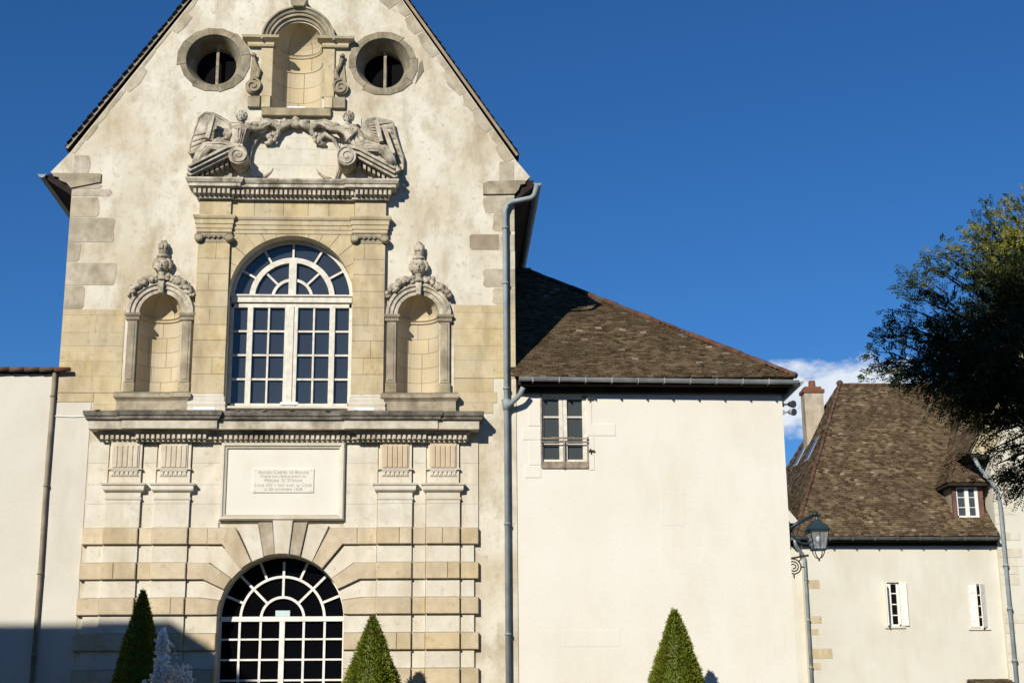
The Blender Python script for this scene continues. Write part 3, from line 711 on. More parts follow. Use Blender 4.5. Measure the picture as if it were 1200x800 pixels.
# arch ring and spandrels: radiating voussoirs cut to the bay
s = MB()
def raybox(cx, cz, a, x0, x1, z1):
    c, d = math.cos(a), math.sin(a); t = 1e9
    if d > 1e-6: t = min(t, (z1-cz)/d)
    if c > 1e-6: t = min(t, (x1-cx)/c)
    if c < -1e-6: t = min(t, (x0-cx)/c)
    return (cx+c*t, cz+d*t)
an = [0, 14, 28, 41, 53, 64, 75, 85, 95, 105, 116, 127, 139, 152, 166, 180]
bx0, bx1, bz1 = -5.025, -2.075, 13.14
for a0, a1 in zip(an, an[1:]):
    A0, A1 = math.radians(a0+.15), math.radians(a1-.15)
    R1 = wr+.002; inner = [(wc+R1*math.cos(A1+(A0-A1)*k/4), wzs+R1*math.sin(A1+(A0-A1)*k/4)) for k in range(5)]
    p0, p1 = raybox(wc, wzs, A0, bx0, bx1, bz1), raybox(wc, wzs, A1, bx0, bx1, bz1)
    outer = [p0]
    if abs(p0[1]-bz1) > 1e-3 and abs(p1[1]-bz1) < 1e-3 and a0 < 90: outer.append((bx1, bz1))
    if abs(p1[1]-bz1) > 1e-3 and abs(p0[1]-bz1) < 1e-3 and a0 > 80: outer.append((bx0, bz1))
    outer.append(p1)
    if a0 == 0: outer = [(bx1, wzs)]+outer[1:]; inner[-1] = (wc+R1, wzs)
    if a1 == 180: outer = outer[:-1]+[(bx0, wzs)]; inner[0] = (wc-R1, wzs)
    if math.hypot(inner[-1][0]-outer[0][0], inner[-1][1]-outer[0][1]) < .03 and a0 == 0: pass
    s.stone(outer+inner, -.05-rr.uniform(0, .003), .02, .0025)
s.build('window_arch', M['stone'], ch)
s = MB(); s.mould([(-5.015, .02), (-5.015, -.03), (-2.085, -.03), (-2.085, .02)], [(-.03, 8.70), (0, 8.70), (0, 8.82), (.08, 8.84), (.08, 8.895), (-.5, 8.90)]); s.build('window_sill', M['stone_pale'], ch)
# architrave with breaks over the pilasters, then frieze
def ress(x0, x1, a, b, d0, d1):                     # plan path with end projections d1 over [x0,a] and [b,x1]
    return [(x0, .02), (x0, -d1), (a, -d1), (a, -d0), (b, -d0), (b, -d1), (x1, -d1), (x1, .02)]
s = MB(); s.mould(ress(-5.84, -1.26, -5.00, -2.10, .06, .14), [(-.06, 13.152), (0, 13.152), (0, 13.24), (.02, 13.25), (.02, 13.35), (.04, 13.36), (.04, 13.46), (.07, 13.49), (.09, 13.54), (.09, 13.57), (-.06, 13.58)])
s.build('architrave', M['stone'], ch)
s = MB(); rr = random.Random(4); x = -5.80
s.rect(-5.80, -5.04, 13.585, 14.0, -.12, .02, .006); s.rect(-2.06, -1.30, 13.585, 14.0, -.12, .02, .006)
x = -5.035
for w_ in (.55, .7, .6, .5, .62): s.rect(x, x+w_-.006, 13.585, 14.0, -.05, .02, .006); x += w_
s.build('frieze', M['stone'], ch)

# broken pediment -------------------------------------------------------
s = MB()
s.mould(ress(-5.84, -1.26, -5.00, -2.10, .14, .20), [(-.14, 13.99), (.02, 13.99), (.02, 14.03), (.05, 14.06), (.05, 14.20), (.16, 14.22), (.20, 14.24), (.20, 14.31), (.23, 14.33), (.27, 14.40), (.27, 14.44), (-.14, 14.50)])
n = 42
for k in range(n):
    x = -5.89+(4.68)*k/(n-1); yo = .20 if (x < -5.0 or x > -2.10) else .14
    s.box(x-.032, x+.032, -yo-.15, -yo-.04, 14.075, 14.19)
ped = s.build('pediment', M['stone_carved'], ch)
s = MB()
for sg in (-1, 1):
    X = lambda d: C+sg*d
    for (o0, o1, d) in ((0, .08, .50), (.082, .17, .58), (.172, .24, .64)):
        p = [(X(2.44), 14.46+o0), (X(1.58), 14.94+o0), (X(1.36), 15.00+o0), (X(1.20), 14.98+o0), (X(1.20), 14.98+o1), (X(1.36), 15.00+o1), (X(1.60), 14.94+o1), (X(2.56-o1*.3), 14.42+o1)]
        s.prism(p, -d, .0)
    for k in range(7):                             # blocks under the rake
        d = 1.60+k*.115; zt = 14.94-(d-1.58)*.52
        s.prism([(X(d-.03), zt-.005), (X(d+.035), zt-.04), (X(d+.035), max(14.47, zt-.16)), (X(d-.03), max(14.47, zt-.16+.03))], -.37, -.02)
    s.prism([(X(1.5), 14.5), (X(1.5), 14.93), (X(2.40), 14.5)], -.16, 0)
build_clusters(s, 'raking_cornice', M['stone_carved'], ped, .05)
for sg in (-1, 1):
    s = MB(); volute(s, (C+sg*1.30, 14.93), .24, 1.7, sg, -.69, .01, .020, 90); s.build('volute', M['stone_carved'], ped)
# carved field behind the figures
s = MB(); rr = random.Random(12)
ashlar(s, -5.95, -1.15, 14.50, 15.35, .42, .4, .8, .03, rr, .05, .05)
ashlar(s, -4.65, -2.45, 15.35, 15.98, .32, .35, .7, .03, rr, .0, .0)
ashlar(s, -5.85, -4.66, 15.35, 16.02, .35, .4, .7, .03, rr, .08, .0)
ashlar(s, -2.44, -1.20, 15.35, 15.98, .32, .4, .7, .03, rr, .0, .08)
ashlar(s, -5.20, -4.42, 16.03, 16.2, .2, .3, .6, .03, rr); ashlar(s, -2.68, -1.95, 15.99, 16.2, .2, .3, .6, .03, rr)
s.build('tympanum', M['stone_pale'], ped)
# cartouche: leafy scrolls looped between the figures
s = MB()
def curl(mbx, pts, r, y=-.12, n=8): mbx.tube([(p[0], y-.02*math.sin(i*1.7), p[1]) for i, p in enumerate(pts)], r, n)
for sg in (-1, 1):
    X = lambda d: C+sg*d
    curl(s, [(X(1.02), 14.55), (X(1.10), 14.95), (X(1.06), 15.35), (X(.92), 15.62), (X(.72), 15.70), (X(.60), 15.60), (X(.62), 15.48), (X(.74), 15.46)], [.03, .035, .04, .06, .09, .08, .07, .04])
    curl(s, [(X(1.10), 15.70), (X(.95), 15.92), (X(.72), 16.02), (X(.50), 15.96), (X(.38), 15.82), (X(.42), 15.70), (X(.54), 15.72)], [.04, .07, .10, .11, .10, .07, .05], -.14)
    curl(s, [(X(.44), 15.80), (X(.28), 15.90), (X(.12), 15.98), (X(0.0), 15.94)], [.08, .10, .09, .07], -.15)
    curl(s, [(X(.9), 14.58), (X(.72), 14.62), (X(.58), 14.74), (X(.50), 14.86)], [.03, .035, .03, .012], -.035)
    for k in range(9):
        t = k/8; s.blob((X(.15+.95*t), -.16-.03*math.sin(k), 15.98-.10*t+.05*math.sin(k*2.1)), (.10, .07, .065), 8, .3, 9)
    for k in range(6): s.blob((X(.55+.09*math.cos(k)), -.17, 15.60+.09*math.sin(k)), (.055, .05, .06), 7, .2, 9)
s.blob((C, -.16, 15.96), (.13, .10, .11), 9, .25, 10); s.blob((C, -.16, 16.08), (.10, .07, .07), 9, .25, 10)
s.build('cartouche', M['stone_carved'], ped, smooth=True)

# carved figures ------------------------------------------------------------
def figure(side):
    Y0 = -.30
    def Q(px, py, y=Y0): return P(px, py, y)
    if side < 0:
        lab = 'winged stone woman reclining on the left half of the pediment, slab in hand'
        J = dict(pel=(277, 177, -.36), wai=(281, 166, -.36), che=(283, 153, -.34), nck=(283.5, 146.5, -.36), hd0=(283.5, 143, -.40), hd1=(283.3, 136.5, -.40),
                 sh1=(291, 150, -.34), el1=(302, 152, -.34), wr1=(313, 147, -.32), ha1=(318, 144, -.30),
                 sh2=(273, 152, -.34), el2=(264, 163, -.40), wr2=(252, 164.5, -.46), ha2=(244, 168, -.46),
                 th=(260, 173, -.38), kn=(243, 172, -.42), sh=(235, 182, -.38), an=(229, 192, -.34), ft=(222, 198, -.38),
                 th2=(262, 177, -.30), kn2=(250, 181, -.30), an2=(237, 191, -.28))
        wing = [(241, 134), (250, 135), (259, 139), (266, 146), (270, 154), (266, 162), (250, 167), (238, 173), (228, 180), (222, 181), (224, 168), (229, 153), (234, 140)]
        slab = ((250, 137), (243, 164)); sash = None
    else:
        lab = 'winged stone woman reclining on the right half of the pediment, sash across chest'
        J = dict(pel=(417, 177, -.36), wai=(413, 166, -.36), che=(409, 154, -.34), nck=(408.5, 147, -.36), hd0=(408.5, 143.5, -.40), hd1=(408.5, 137, -.40),
                 sh1=(401, 151, -.34), el1=(389, 152, -.34), wr1=(379, 146, -.32), ha1=(374, 143, -.30),
                 sh2=(419, 153, -.34), el2=(426, 166, -.42), wr2=(438, 170, -.46), ha2=(445, 172, -.46),
                 th=(432, 174, -.38), kn=(449, 176, -.42), sh=(457, 186, -.38), an=(463, 196, -.34), ft=(468, 202, -.38),
                 th2=(430, 177, -.30), kn2=(443, 183, -.30), an2=(455, 193, -.28))
        wing = [(430, 142), (440, 140), (452, 143), (460, 145), (463, 158), (467, 172), (472, 186), (472, 200), (462, 196), (452, 182), (436, 172), (426, 160)]
        slab = ((441, 143), (447, 168)); sash = ((418, 152), (405, 166))
    R = dict(pel=.18, wai=.135, che=.20, nck=.07, hd0=.08, hd1=.07, sh1=.10, el1=.065, wr1=.05, ha1=.05, sh2=.10, el2=.075, wr2=.05, ha2=.05,
             th=.165, kn=.135, sh=.115, an=.085, ft=.05, th2=.14, kn2=.12, an2=.08)
    keys = list(J); idx = {k: i for i, k in enumerate(keys)}
    nodes = [(*Q(*J[k]), R[k]) for k in keys]
    E_ = [('pel', 'wai'), ('wai', 'che'), ('che', 'nck'), ('nck', 'hd0'), ('hd0', 'hd1'), ('che', 'sh1'), ('sh1', 'el1'), ('el1', 'wr1'), ('wr1', 'ha1'),
          ('che', 'sh2'), ('sh2', 'el2'), ('el2', 'wr2'), ('wr2', 'ha2'), ('pel', 'th'), ('th', 'kn'), ('kn', 'sh'), ('sh', 'an'), ('an', 'ft'), ('pel', 'th2'), ('th2', 'kn2'), ('kn2', 'an2')]
    base = Q(*J['pel']); base.z -= .25
    t = thing('statue', lab, 'statue', base, 'winged figures on the pediment')
    skin(nodes, [(idx[a], idx[b]) for a, b in E_], 0, 2, t, name='body', mat=M['stone_carved'], rough=.045, fr=7)
    hc = Q(*J['hd1']); 
    s = MB(); sgn = 1 if side < 0 else -1
    s.blob(hc+Vector((0, .0, -.03)), (.105, .115, .145), 14, .03)
    hc = hc+Vector((0, -.03, -.03))
    s.blob(hc+Vector((0, -.088, -.02)), (.018, .028, .035), 6); s.blob(hc+Vector((0, -.075, .03)), (.07, .02, .012), 8); s.blob(hc+Vector((-.04, -.08, .008)), (.02, .012, .010), 6); s.blob(hc+Vector((.04, -.08, .008)), (.02, .012, .010), 6); s.blob(hc+Vector((0, -.078, -.065)), (.03, .014, .010), 6); s.blob(hc+Vector((0, -.06, -.10)), (.035, .03, .025), 6)
    s.build('face', M['stone_carved'], t, smooth=True)
    s = MB()
    for k in range(16):
        a = math.radians(-40+260*k/15); s.blob(hc+Vector((.115*math.cos(a), .04+.02*math.sin(k*2.3), .04+.12*math.sin(a))), (.035, .07, .035), 7, .3, 10)
    s.blob(hc+Vector((sgn*-.02, .05, .10)), (.12, .10, .07), 8, .2)
    s.build('hair', M['stone_carved'], t, smooth=True)
    # wing: thick sculpted slab with feather ridges
    s = MB(); pw = [Q(x, y, -.05) for x, y in wing]; s.prism([(p.x, p.z) for p in pw], -.14, .0)
    cx_ = sum(p.x for p in pw)/len(pw); cz_ = sum(p.z for p in pw)/len(pw); top = Q(*wing[3 if side < 0 else 1], -.05)
    for k in range(len(pw)):
        a = pw[k]; b = pw[(k+1) % len(pw)]
        s.tube([(a.x, -.13, a.z), (b.x, -.13, b.z)], .035, 6)
    root = Q(*J['sh2'][:2], -.05)
    for k in range(1, len(pw)-2):
        for f in (0, .5):
            e = pw[k].lerp(pw[k+1], f); s.tube([(root.x, -.13, root.z), (root.x*.55+e.x*.45, -.17, root.z*.5+e.z*.5+.03), (e.x, -.14, e.z)], [.02, .032, .022], 6)
    s.build('wing', M['stone_carved'], t, smooth=False)
    s = MB(); a, b = Q(*slab[0], -.42), Q(*slab[1], -.52); s.bar(a, b, .10, .20)
    if side > 0: a, b = Q(450, 150, -.30), Q(461, 181, -.36); s.bar(a, b, .10, .14)
    s.build('slab', M['stone_carved'], t)
    if sash:
        s = MB(); a, b = Q(*sash[0], -.55), Q(*sash[1], -.53); s.tube([a+Vector((0, .1, 0)), a.lerp(b, .5)+Vector((0, -.03, 0)), b], [.03, .035, .04], 6); s.build('sash', M['stone_carved'], t, smooth=True)
    # drapery folds over thighs and shins
    s = MB(); rr = random.Random(5+side)
    lines = ([('wai', 'pel', 'th', 'kn', 'sh', 'an')], )
    for k in range(11):
        pts = []; off = (k-5)/5
        for key in ('wai', 'pel', 'th', 'kn', 'sh', 'an'):
            p = Q(*J[key]); r_ = R[key]*.95; ang = off*1.1
            ax = Vector((0, -math.cos(ang), 0)); perp = Vector((sgn*.35 if key in ('sh', 'an') else 0, 0, 1))
            if key in ('sh', 'an', 'kn'): perp = Vector((sgn*-.8, 0, .55))
            pts.append(p+ax*r_+perp.normalized()*math.sin(ang)*r_+Vector((rr.uniform(-.015, .015), 0, rr.uniform(-.02, .02))))
        s.tube(pts, [.012, .025, .03, .028, .026, .016], 6)
    for k in range(5):
        pts = []; off = (k-2)/2*.9+rr.uniform(-.2, .2)
        for key in (('che', 'wai', 'pel') if k % 2 else ('sh1' if k > 2 else 'sh2', 'che', 'wai', 'pel')):
            p = Q(*J[key]); r_ = R[key]*.88; o2 = off*rr.uniform(.3, 1.2); pts.append(p+Vector((math.sin(o2)*r_, -math.cos(o2)*r_, 0)))
        s.tube(pts, [.006]+[.017]*(len(pts)-2)+[.02], 6)
    s.build('robe_folds', M['stone_carved'], t, smooth=True)
figure(-1); figure(1)

# main cornice ---------------------------------------------------------------
def cpath(k=0.0):
    e = .10
    return [(-7.76, .02), (-7.76, -.12), (-6.98, -.12), (-6.98, -.20), (-5.38, -.20), (-5.38, -.12), (-1.90, -.12), (-1.90, -.20), (-.30, -.20), (-.30, -.16), (.66, -.16), (.66, .02)]
s = MB()
s.mould(cpath(), [(-.12, 8.29), (.26, 8.28), (.28, 8.285), (.28, 8.46), (.30, 8.48), (.30, 8.49)])
s.mould(cpath(), [(-.12, 8.03), (.0, 8.03), (.0, 8.06), (.03, 8.08), (.03, 8.20), (.07, 8.23), (.09, 8.27), (.09, 8.285)])
crn_mb = s
s = MB(); s.mould(cpath(), [(.30, 8.492), (.34, 8.50), (.35, 8.56), (.38, 8.58), (.40, 8.66), (.39, 8.69), (-.16, 8.715)])
rr = random.Random(8)
for k in range(70):
    x = rr.uniform(-8.0, .9); s.blob((x, -.48+rr.uniform(-.05, .12), 8.69), (rr.uniform(.03, .10), .05, rr.uniform(.01, .028)), 7, .4, 14)
cap_mb = s
s = crn_mb
def yof(x):
    for a, b, d in ((-7.74, -6.98, .12), (-6.98, -5.38, .20), (-5.38, -1.9, .12), (-1.9, -.3, .20), (-.3, .66, .16)):
        if a <= x <= b: return d
    return .12
x = -7.76
while x < .70:
    d = yof(min(max(x, -7.7), .63)); s.box(x-.033, x+.033, -d-.10, -d-.02, 8.085, 8.175); x += .118
crn = crn_mb.build('cornice', M['stone_cornice'], ch); cap_mb.build('cornice_top', M['stone_lichen'], crn)

# lower storey: pale ashlar field, coupled pilasters, banded rustication ------------------------
s = MB(); rr = random.Random(31)
ZT = 6.05
PIL = [(-7.60, -6.82), (-6.50, -5.70), (-1.40, -.60), (-.28, .50)]
cuts = [-8.05, -7.61, -6.81, -6.51, -5.69, -5.02, -2.18, -1.41, -.59, -.29, .51, .93]
field = [(-8.05, -7.61), (-6.81, -6.51), (-5.69, -5.03), (-2.17, -1.41), (-.59, -.29), (.51, .93)]
for z0, z1 in ((6.05, 6.60), (6.60, 7.05), (7.05, 7.55), (7.55, 8.03)):
    for a, b in field: s.rect(a+.001, b-.001, z0+.001, z1-.001, -.035-rr.uniform(0, .004), .02, .003)
build_clusters(s, 'wall_facing', M['stone_pale'], ch)
for (a, b) in PIL:
    s = MB()
    s.rect(a, b, 6.053, 6.60, -.12, .02, .006)
    p = s.build('pilaster', M['stone_pale'], ch)
    s = MB(); s.mould([(a, .02), (a, -.12), (b, -.12), (b, .02)], [(-.12, 6.603), (.0, 6.603), (.0, 6.68), (.02, 6.70), (.02, 6.73), (.0, 6.75), (.0, 6.85), (.03, 6.87), (.07, 6.90), (.08, 6.93), (.08, 7.0), (.11, 7.02), (.12, 7.06), (-.12, 7.075)])
    s.build('capital', M['stone_pale'], p)
    s = MB(); s.rect(a+.04, b-.02, 7.08, 7.38, -.10, .02, .006); s.rect(a+.0, b+.0, 7.383, 7.42, -.15, .02, .005)
    s.rect(a+.04, b-.02, 7.423, 8.028, -.10, .02, .006)
    s.build('entablature_block', M['stone_pale'], p)
    s = MB(); m_ = (a+b)/2; w_ = .62
    s.rect(m_-w_/2, m_+w_/2, 7.424, 8.027, -.125, -.09, .004)
    for k in range(5):
        x0 = m_-w_/2+.02+k*(w_-.04)/5; s.rect(x0+.008, x0+(w_-.04)/5-.008, 7.43, 7.95, -.15, -.12, .012)
    s.build('triglyph', M['stone_ochre'] if a > -2 else M['stone_ochre_pale'], p)
    s = MB(); s.rect(m_-w_/2, m_+w_/2, 7.345, 7.382, -.135, -.09, .004)
    for k in range(6):
        x = m_-w_/2+w_*(k+.5)/6; s.rect(x-.036, x+.036, 7.26, 7.343, -.135, -.09, .012)
    s.rect(m_-w_/2, m_+w_/2, 7.235, 7.257, -.125, -.09, .004)
    s.build('guttae', M['stone_pale'], p)
dcx, dr, dzs = C, 1.42, 4.02
def pol(a, r=dr+.002): return (dcx+r*math.cos(math.radians(a)), dzs+r*math.sin(math.radians(a)))
def arcp(a0, a1, r=dr+.002, n=5): return [pol(a0+(a1-a0)*i/n, r) for i in range(n+1)]
band = MB(); pale = MB(); rr = random.Random(21)
YB, YP = -.13, -.065
def mir(poly): return [(2*dcx-x, z) for x, z in poly]
def both(mbx, poly, yf, c): mbx.stone(poly, yf, .02, c); mbx.stone(mir(poly), yf, .02, c)
R_ = lambda d: dcx+d
both(band, arcp(61, 50)+[(R_(1.37), 5.665), (R_(1.70), 5.665), (R_(1.70), 6.045), (R_(1.08), 6.045)], YB-.01, .014)
both(band, arcp(37.5, 26)+[(R_(1.77), 4.875), (R_(2.14), 4.875), (R_(2.14), 5.255), (R_(1.66), 5.255)], YB-.01, .014)
both(band, arcp(15.5, 3)+[(R_(1.52), 4.085), (R_(2.14), 4.085), (R_(2.14), 4.465), (R_(1.85), 4.465)], YB-.01, .014)
keyv = MB(); both(keyv, arcp(83.3, 73.3)+[(R_(.56), 6.16), (R_(.24), 6.16)], YB-.02, .014); build_clusters(keyv, 'voussoir', M['stone_cop'], ch)
both(pale, arcp(72.7, 61.6)+[(R_(1.04), 6.09), (R_(.57), 6.13)], YP-.03, .008)
both(pale, arcp(49.4, 38)+[(R_(1.63), 5.255), (R_(2.14), 5.255), (R_(2.14), 5.657), (R_(1.39), 5.657)], YP, .006)
both(pale, arcp(25.5, 16)+[(R_(1.83), 4.475), (R_(2.14), 4.475), (R_(2.14), 4.867), (R_(1.78), 4.867)], YP, .006)
pale.stone(arcp(96.3, 83.7)[::1]+[(R_(.23), 6.205), (R_(-.23), 6.205)], YB-.06, .02, .012)
pale.rect(-5.02, -2.15, 6.165, 6.21, -.03, .02, .004)
def hstones(mbx, x0, x1, z0, z1, yf, c, spl, dz=0.0):
    xs = [x0]+spl+[x1]
    for a, b in zip(xs, xs[1:]): mbx.rect(a+.003, b-.003, z0, z1, yf-rr.uniform(0, .006), .02, c)
z = 6.05; row = 0
while z > 0.35:
    zb0 = z-.385; zp0 = z-.79
    near = 1.70 if row == 0 else (2.14 if row < 3 else 1.425)
    for sg in (-1, 1):
        inn, out = dcx+sg*near, (-8.09-.012*row if sg < 0 else .93)
        a, b = sorted((inn, out))
        # band stones, pilaster segments stand proud
        segs = []
        pts = sorted([a, b]+[v for p in PIL for v in p if a < v < b])
        for u_, v_ in zip(pts, pts[1:]):
            mid = (u_+v_)/2; pr = any(p[0] < mid < p[1] for p in PIL)
            spl = [u_+(v_-u_)*rr.uniform(.35, .65)] if (v_-u_) > .9 or (rr.random() < .5 and v_-u_ > .6) else []
            hstones(band, u_, v_, zb0, z-.005, YB-(.075 if pr else 0), .016, spl)
        inn2 = dcx+sg*(2.14 if row < 2 else 1.425); a, b = sorted((inn2, dcx+sg*(4.38 if sg > 0 else 4.42)))
        pts = sorted([a, b]+[v for p in PIL for v in p if a < v < b])
        for u_, v_ in zip(pts, pts[1:]):
            mid = (u_+v_)/2; pr = any(p[0] < mid < p[1] for p in PIL)
            spl = [u_+(v_-u_)*rr.uniform(.35, .65)] if v_-u_ > .9 else []
            hstones(pale, u_, v_, zp0+.004, zb0-.004, YP-(.06 if pr else 0), .004, spl)
        if row == 2:                                # impost block at the springing
            a, b = sorted((dcx+sg*1.40, dcx+sg*2.12)); 
    z -= .79; row += 1
band.rect(-8.1, -4.98, .02, .34, -.16, .02, .01); band.rect(-2.12, .95, .02, .34, -.16, .02, .01)
build_clusters(band, 'rusticated_band', M['stone_band'], ch); build_clusters(pale, 'pale_course', M['stone_pale'], ch)

# inscription panel --------------------------------------------------------------
s = MB(); s.rect(-4.99, -2.20, 6.24, 8.00, -.06, .02, .01)
pan = s.build('inscription_panel', M['plaster_cream'], ch)
s = MB()
def frame(mbx, x0, x1, z0, z1, prof):       # mitred picture frame, prof (inset, y) open strip
    L = len(prof); b = len(mbx.v)
    for (sx_, sz_) in ((0, 0), (1, 0), (1, 1), (0, 1)):
        for d, y in prof: mbx.v.append(((x0+d) if not sx_ else (x1-d), y, (z0+d) if not sz_ else (z1-d)))
    for i in range(4):
        for k in range(L-1): mbx.f.append((b+i*L+k, b+i*L+k+1, b+((i+1) % 4)*L+k+1, b+((i+1) % 4)*L+k))
frame(s, -5.02, -2.17, 6.215, 8.02, [(0, .0), (0, -.12), (.03, -.155), (.07, -.155), (.09, -.12), (.13, -.10), (.14, -.06), (.14, .0)])
s.build('panel_frame', M['stone_pale'], pan)
s = MB(); s.rect(-4.28, -2.88, 6.86, 7.41, -.085, -.055, .004); tb = s.build('tablet', M['plaster_cream'], pan)
def text(body, x, z, size, y, mat, parent, name='inscription', caps=True, sc_=.78):
    cu = bpy.data.curves.new('t', 'FONT'); cu.body = body; cu.size = size; cu.align_x = 'CENTER'; cu.extrude = .002; cu.small_caps_scale = sc_
    if caps:
        for f in cu.body_format: f.use_small_caps = True
    o = bpy.data.objects.new('t', cu); COL.objects.link(o); me = evald(o); bpy.data.objects.remove(o)
    me.transform(Matrix.Translation((x, y, z)) @ Matrix.Rotation(PI/2, 4, 'X')); return me
bm = bmesh.new()
for body, z, sz in (('Ancien Carmel de Beaune', 7.295, .118), ('Fond\u00e9 sur l\u2019emplacement du', 7.205, .098), ('Prieur\u00e9  St Etienne', 7.105, .118), ('Louis XIV y vint avec sa Cour', 6.995, .112), ('le 20 novembre 1658', 6.905, .100)):
    me = text(body, -3.58, z, sz, -.0865, None, None)
    wd = max(v.co.x for v in me.vertices)-min(v.co.x for v in me.vertices); tgt = {7.295: 1.16, 7.205: 1.05, 7.105: .86, 6.995: 1.31, 6.905: .88}[z]
    for v in me.vertices: v.co.x = -3.58+(v.co.x+3.58)*tgt/wd
    bm.from_mesh(me)
for x, z in ((-4.22, 7.37), (-2.94, 7.37), (-4.22, 6.90), (-2.94, 6.90)):
    bmesh.ops.create_circle(bm, cap_ends=True, segments=8, radius=.013, matrix=Matrix.Translation((x, -.0875, z)) @ Matrix.Rotation(PI/2, 4, 'X'))
me = bpy.data.meshes.new('inscription'); bm.to_mesh(me); bm.free(); newmesh(me, 'inscription', M['engraved'], tb)

# arched window joinery -----------------------------------------------------------
WY = .36
win = MB(); wr2 = 1.45
def vb(mbx, x, z0, z1, w_, y=WY, d=.06): mbx.box(x-w_/2, x+w_/2, y-d, y+.01, z0, z1)
def hb(mbx, x0, x1, z, w_, y=WY, d=.05): mbx.box(x0, x1, y-d, y+.008, z-w_/2, z+w_/2)
def hring(mbx, cx, cz, r, w_, y=WY, d=.05, a0=0, a1=180): mbx.archm(cx, cz, [(r-w_/2, y+.006), (r-w_/2, y-d), (r+w_/2, y-d), (r+w_/2, y+.006)], a0, a1, 40)
hring(win, wc, wzs, wr2-.02, .09, d=.07)
hb(win, wc-1.44, wc+1.44, 11.60, .17, d=.13); hb(win, wc-1.46, wc+1.46, 11.68, .04, d=.17)
hb(win, wc-1.44, wc+1.44, 11.44, .09, d=.08); hb(win, wc-1.44, wc+1.44, 8.97, .13, d=.08)
for sg in (-1, 1):
    vb(win, wc+sg*1.42, 8.92, 11.5, .08, d=.08); vb(win, wc+sg*.98, 8.95, 11.42, .13, d=.09)
    vb(win, wc+sg*.11, 8.95, 11.42, .09, d=.085)
    vb(win, wc+sg*.54, 9.0, 11.42, .045); 
vb(win, wc, 8.95, 11.42, .12, d=.11)
for k in range(1, 4): hb(win, wc-1.4, wc+1.4, 9.04+(11.40-9.04)*k/4, .045)
hring(win, wc, wzs, .96, .13, d=.08); hring(win, wc, wzs, .47, .07)
vb(win, wc, wzs, wzs+.97, .18, d=.09)
for a in (45, 135): win.bar((wc+.49*math.cos(math.radians(a)), WY-.02, wzs+.49*math.sin(math.radians(a))), (wc+.92*math.cos(math.radians(a)), WY-.02, wzs+.92*math.sin(math.radians(a))), .05, .05)
for a in (30, 60, 90, 120, 150): win.bar((wc+1.0*math.cos(math.radians(a)), WY-.02, wzs+1.0*math.sin(math.radians(a))), (wc+1.42*math.cos(math.radians(a)), WY-.02, wzs+1.42*math.sin(math.radians(a))), .05, .05)
wo_ = win.build('arched_window', M['cream_paint'], ch)
s = MB(); rr = random.Random(70)
def tpane(x0, x1, z0, z1):
    a, b = rr.gauss(0, .006), rr.gauss(0, .006); y = WY+.012
    s.add([(x0, y-a, z0), (x1, y+a, z0), (x1, y+a+b, z1), (x0, y-a+b, z1)], [(0, 1, 2, 3)])
xs_ = [wc-1.42, wc-.98, wc-.54, wc, wc+.54, wc+.98, wc+1.42]
for k in range(4):
    for a, b in zip(xs_, xs_[1:]): tpane(a, b, 9.04+(11.40-9.04)*k/4, 9.04+(11.40-9.04)*(k+1)/4)
for r0, r1, cuts in ((0.001, .47, (0, 90, 180)), (.47, .96, (0, 45, 90, 135, 180)), (.96, 1.44, (0, 30, 60, 90, 120, 150, 180))):
    for a0, a1 in zip(cuts, cuts[1:]):
        ta, tb = rr.gauss(0, .006), rr.gauss(0, .006); n_ = 6; vs = []
        for k in range(n_+1):
            A = math.radians(a0+(a1-a0)*k/n_)
            for r_ in (r0, r1): x, z = r_*math.cos(A), r_*math.sin(A); vs.append((wc+x, WY+.012+ta*x+tb*z, wzs+z))
        s.add(vs, [(2*k, 2*k+1, 2*k+3, 2*k+2) for k in range(n_)])
s.build('glazing', M['glass'], wo_)
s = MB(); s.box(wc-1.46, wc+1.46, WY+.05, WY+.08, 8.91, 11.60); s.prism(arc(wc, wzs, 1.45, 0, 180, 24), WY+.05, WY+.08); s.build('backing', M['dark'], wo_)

# doorway grille -------------------------------------------------------------------
DY = .42; d = MB(); w_ = .055
hring(d, dcx, dzs, 1.405, .03, DY, .05)
hring(d, dcx, dzs, .955, .058, DY, .05); hring(d, dcx, dzs, .49, .058, DY, .05)
d.box(dcx-1.40, dcx+1.40, DY-.07, DY, dzs-.055, dzs+.055)
for sg in (-1, 1):
    for x in (.49, .965): d.box(dcx+sg*x-.026, dcx+sg*x+.026, DY-.05, DY, .1, dzs-.05)
    d.box(dcx+sg*1.40-.025, dcx+sg*1.40+.025, DY-.05, DY, .05, dzs-.05)
d.box(dcx-.06, dcx+.06, DY-.065, DY, .05, dzs-.05)
k = 1
while dzs-.455*k > .2: d.box(dcx-1.39, dcx+1.39, DY-.045, DY-.003, dzs-.455*k-.021, dzs-.455*k+.021); k += 1
for a, r0, r1 in ((90, .49, 1.30), (45, .52, 1.38), (135, .52, 1.38), (22, .98, 1.38), (67, .98, 1.38), (113, .98, 1.38), (158, .98, 1.38)):
    A = math.radians(a); d.bar((dcx+r0*math.cos(A), DY-.022, dzs+r0*math.sin(A)), (dcx+r1*math.cos(A), DY-.022, dzs+r1*math.sin(A)), .055, .045)
door = d.build('arched_door', M['white_paint'], ch)
plate(arch_hole(dcx, 1.415, dzs, .02), [], DY+.01, DY+.03, 'door_glass', M['glass_door'], door)
s = MB(); s.box(-3.71, -3.38, DY-.075, DY-.06, 4.075, 4.21); s.build('paper_notice', flat('notice_paper', (.55, .66, .64), .7, var=.08), door)

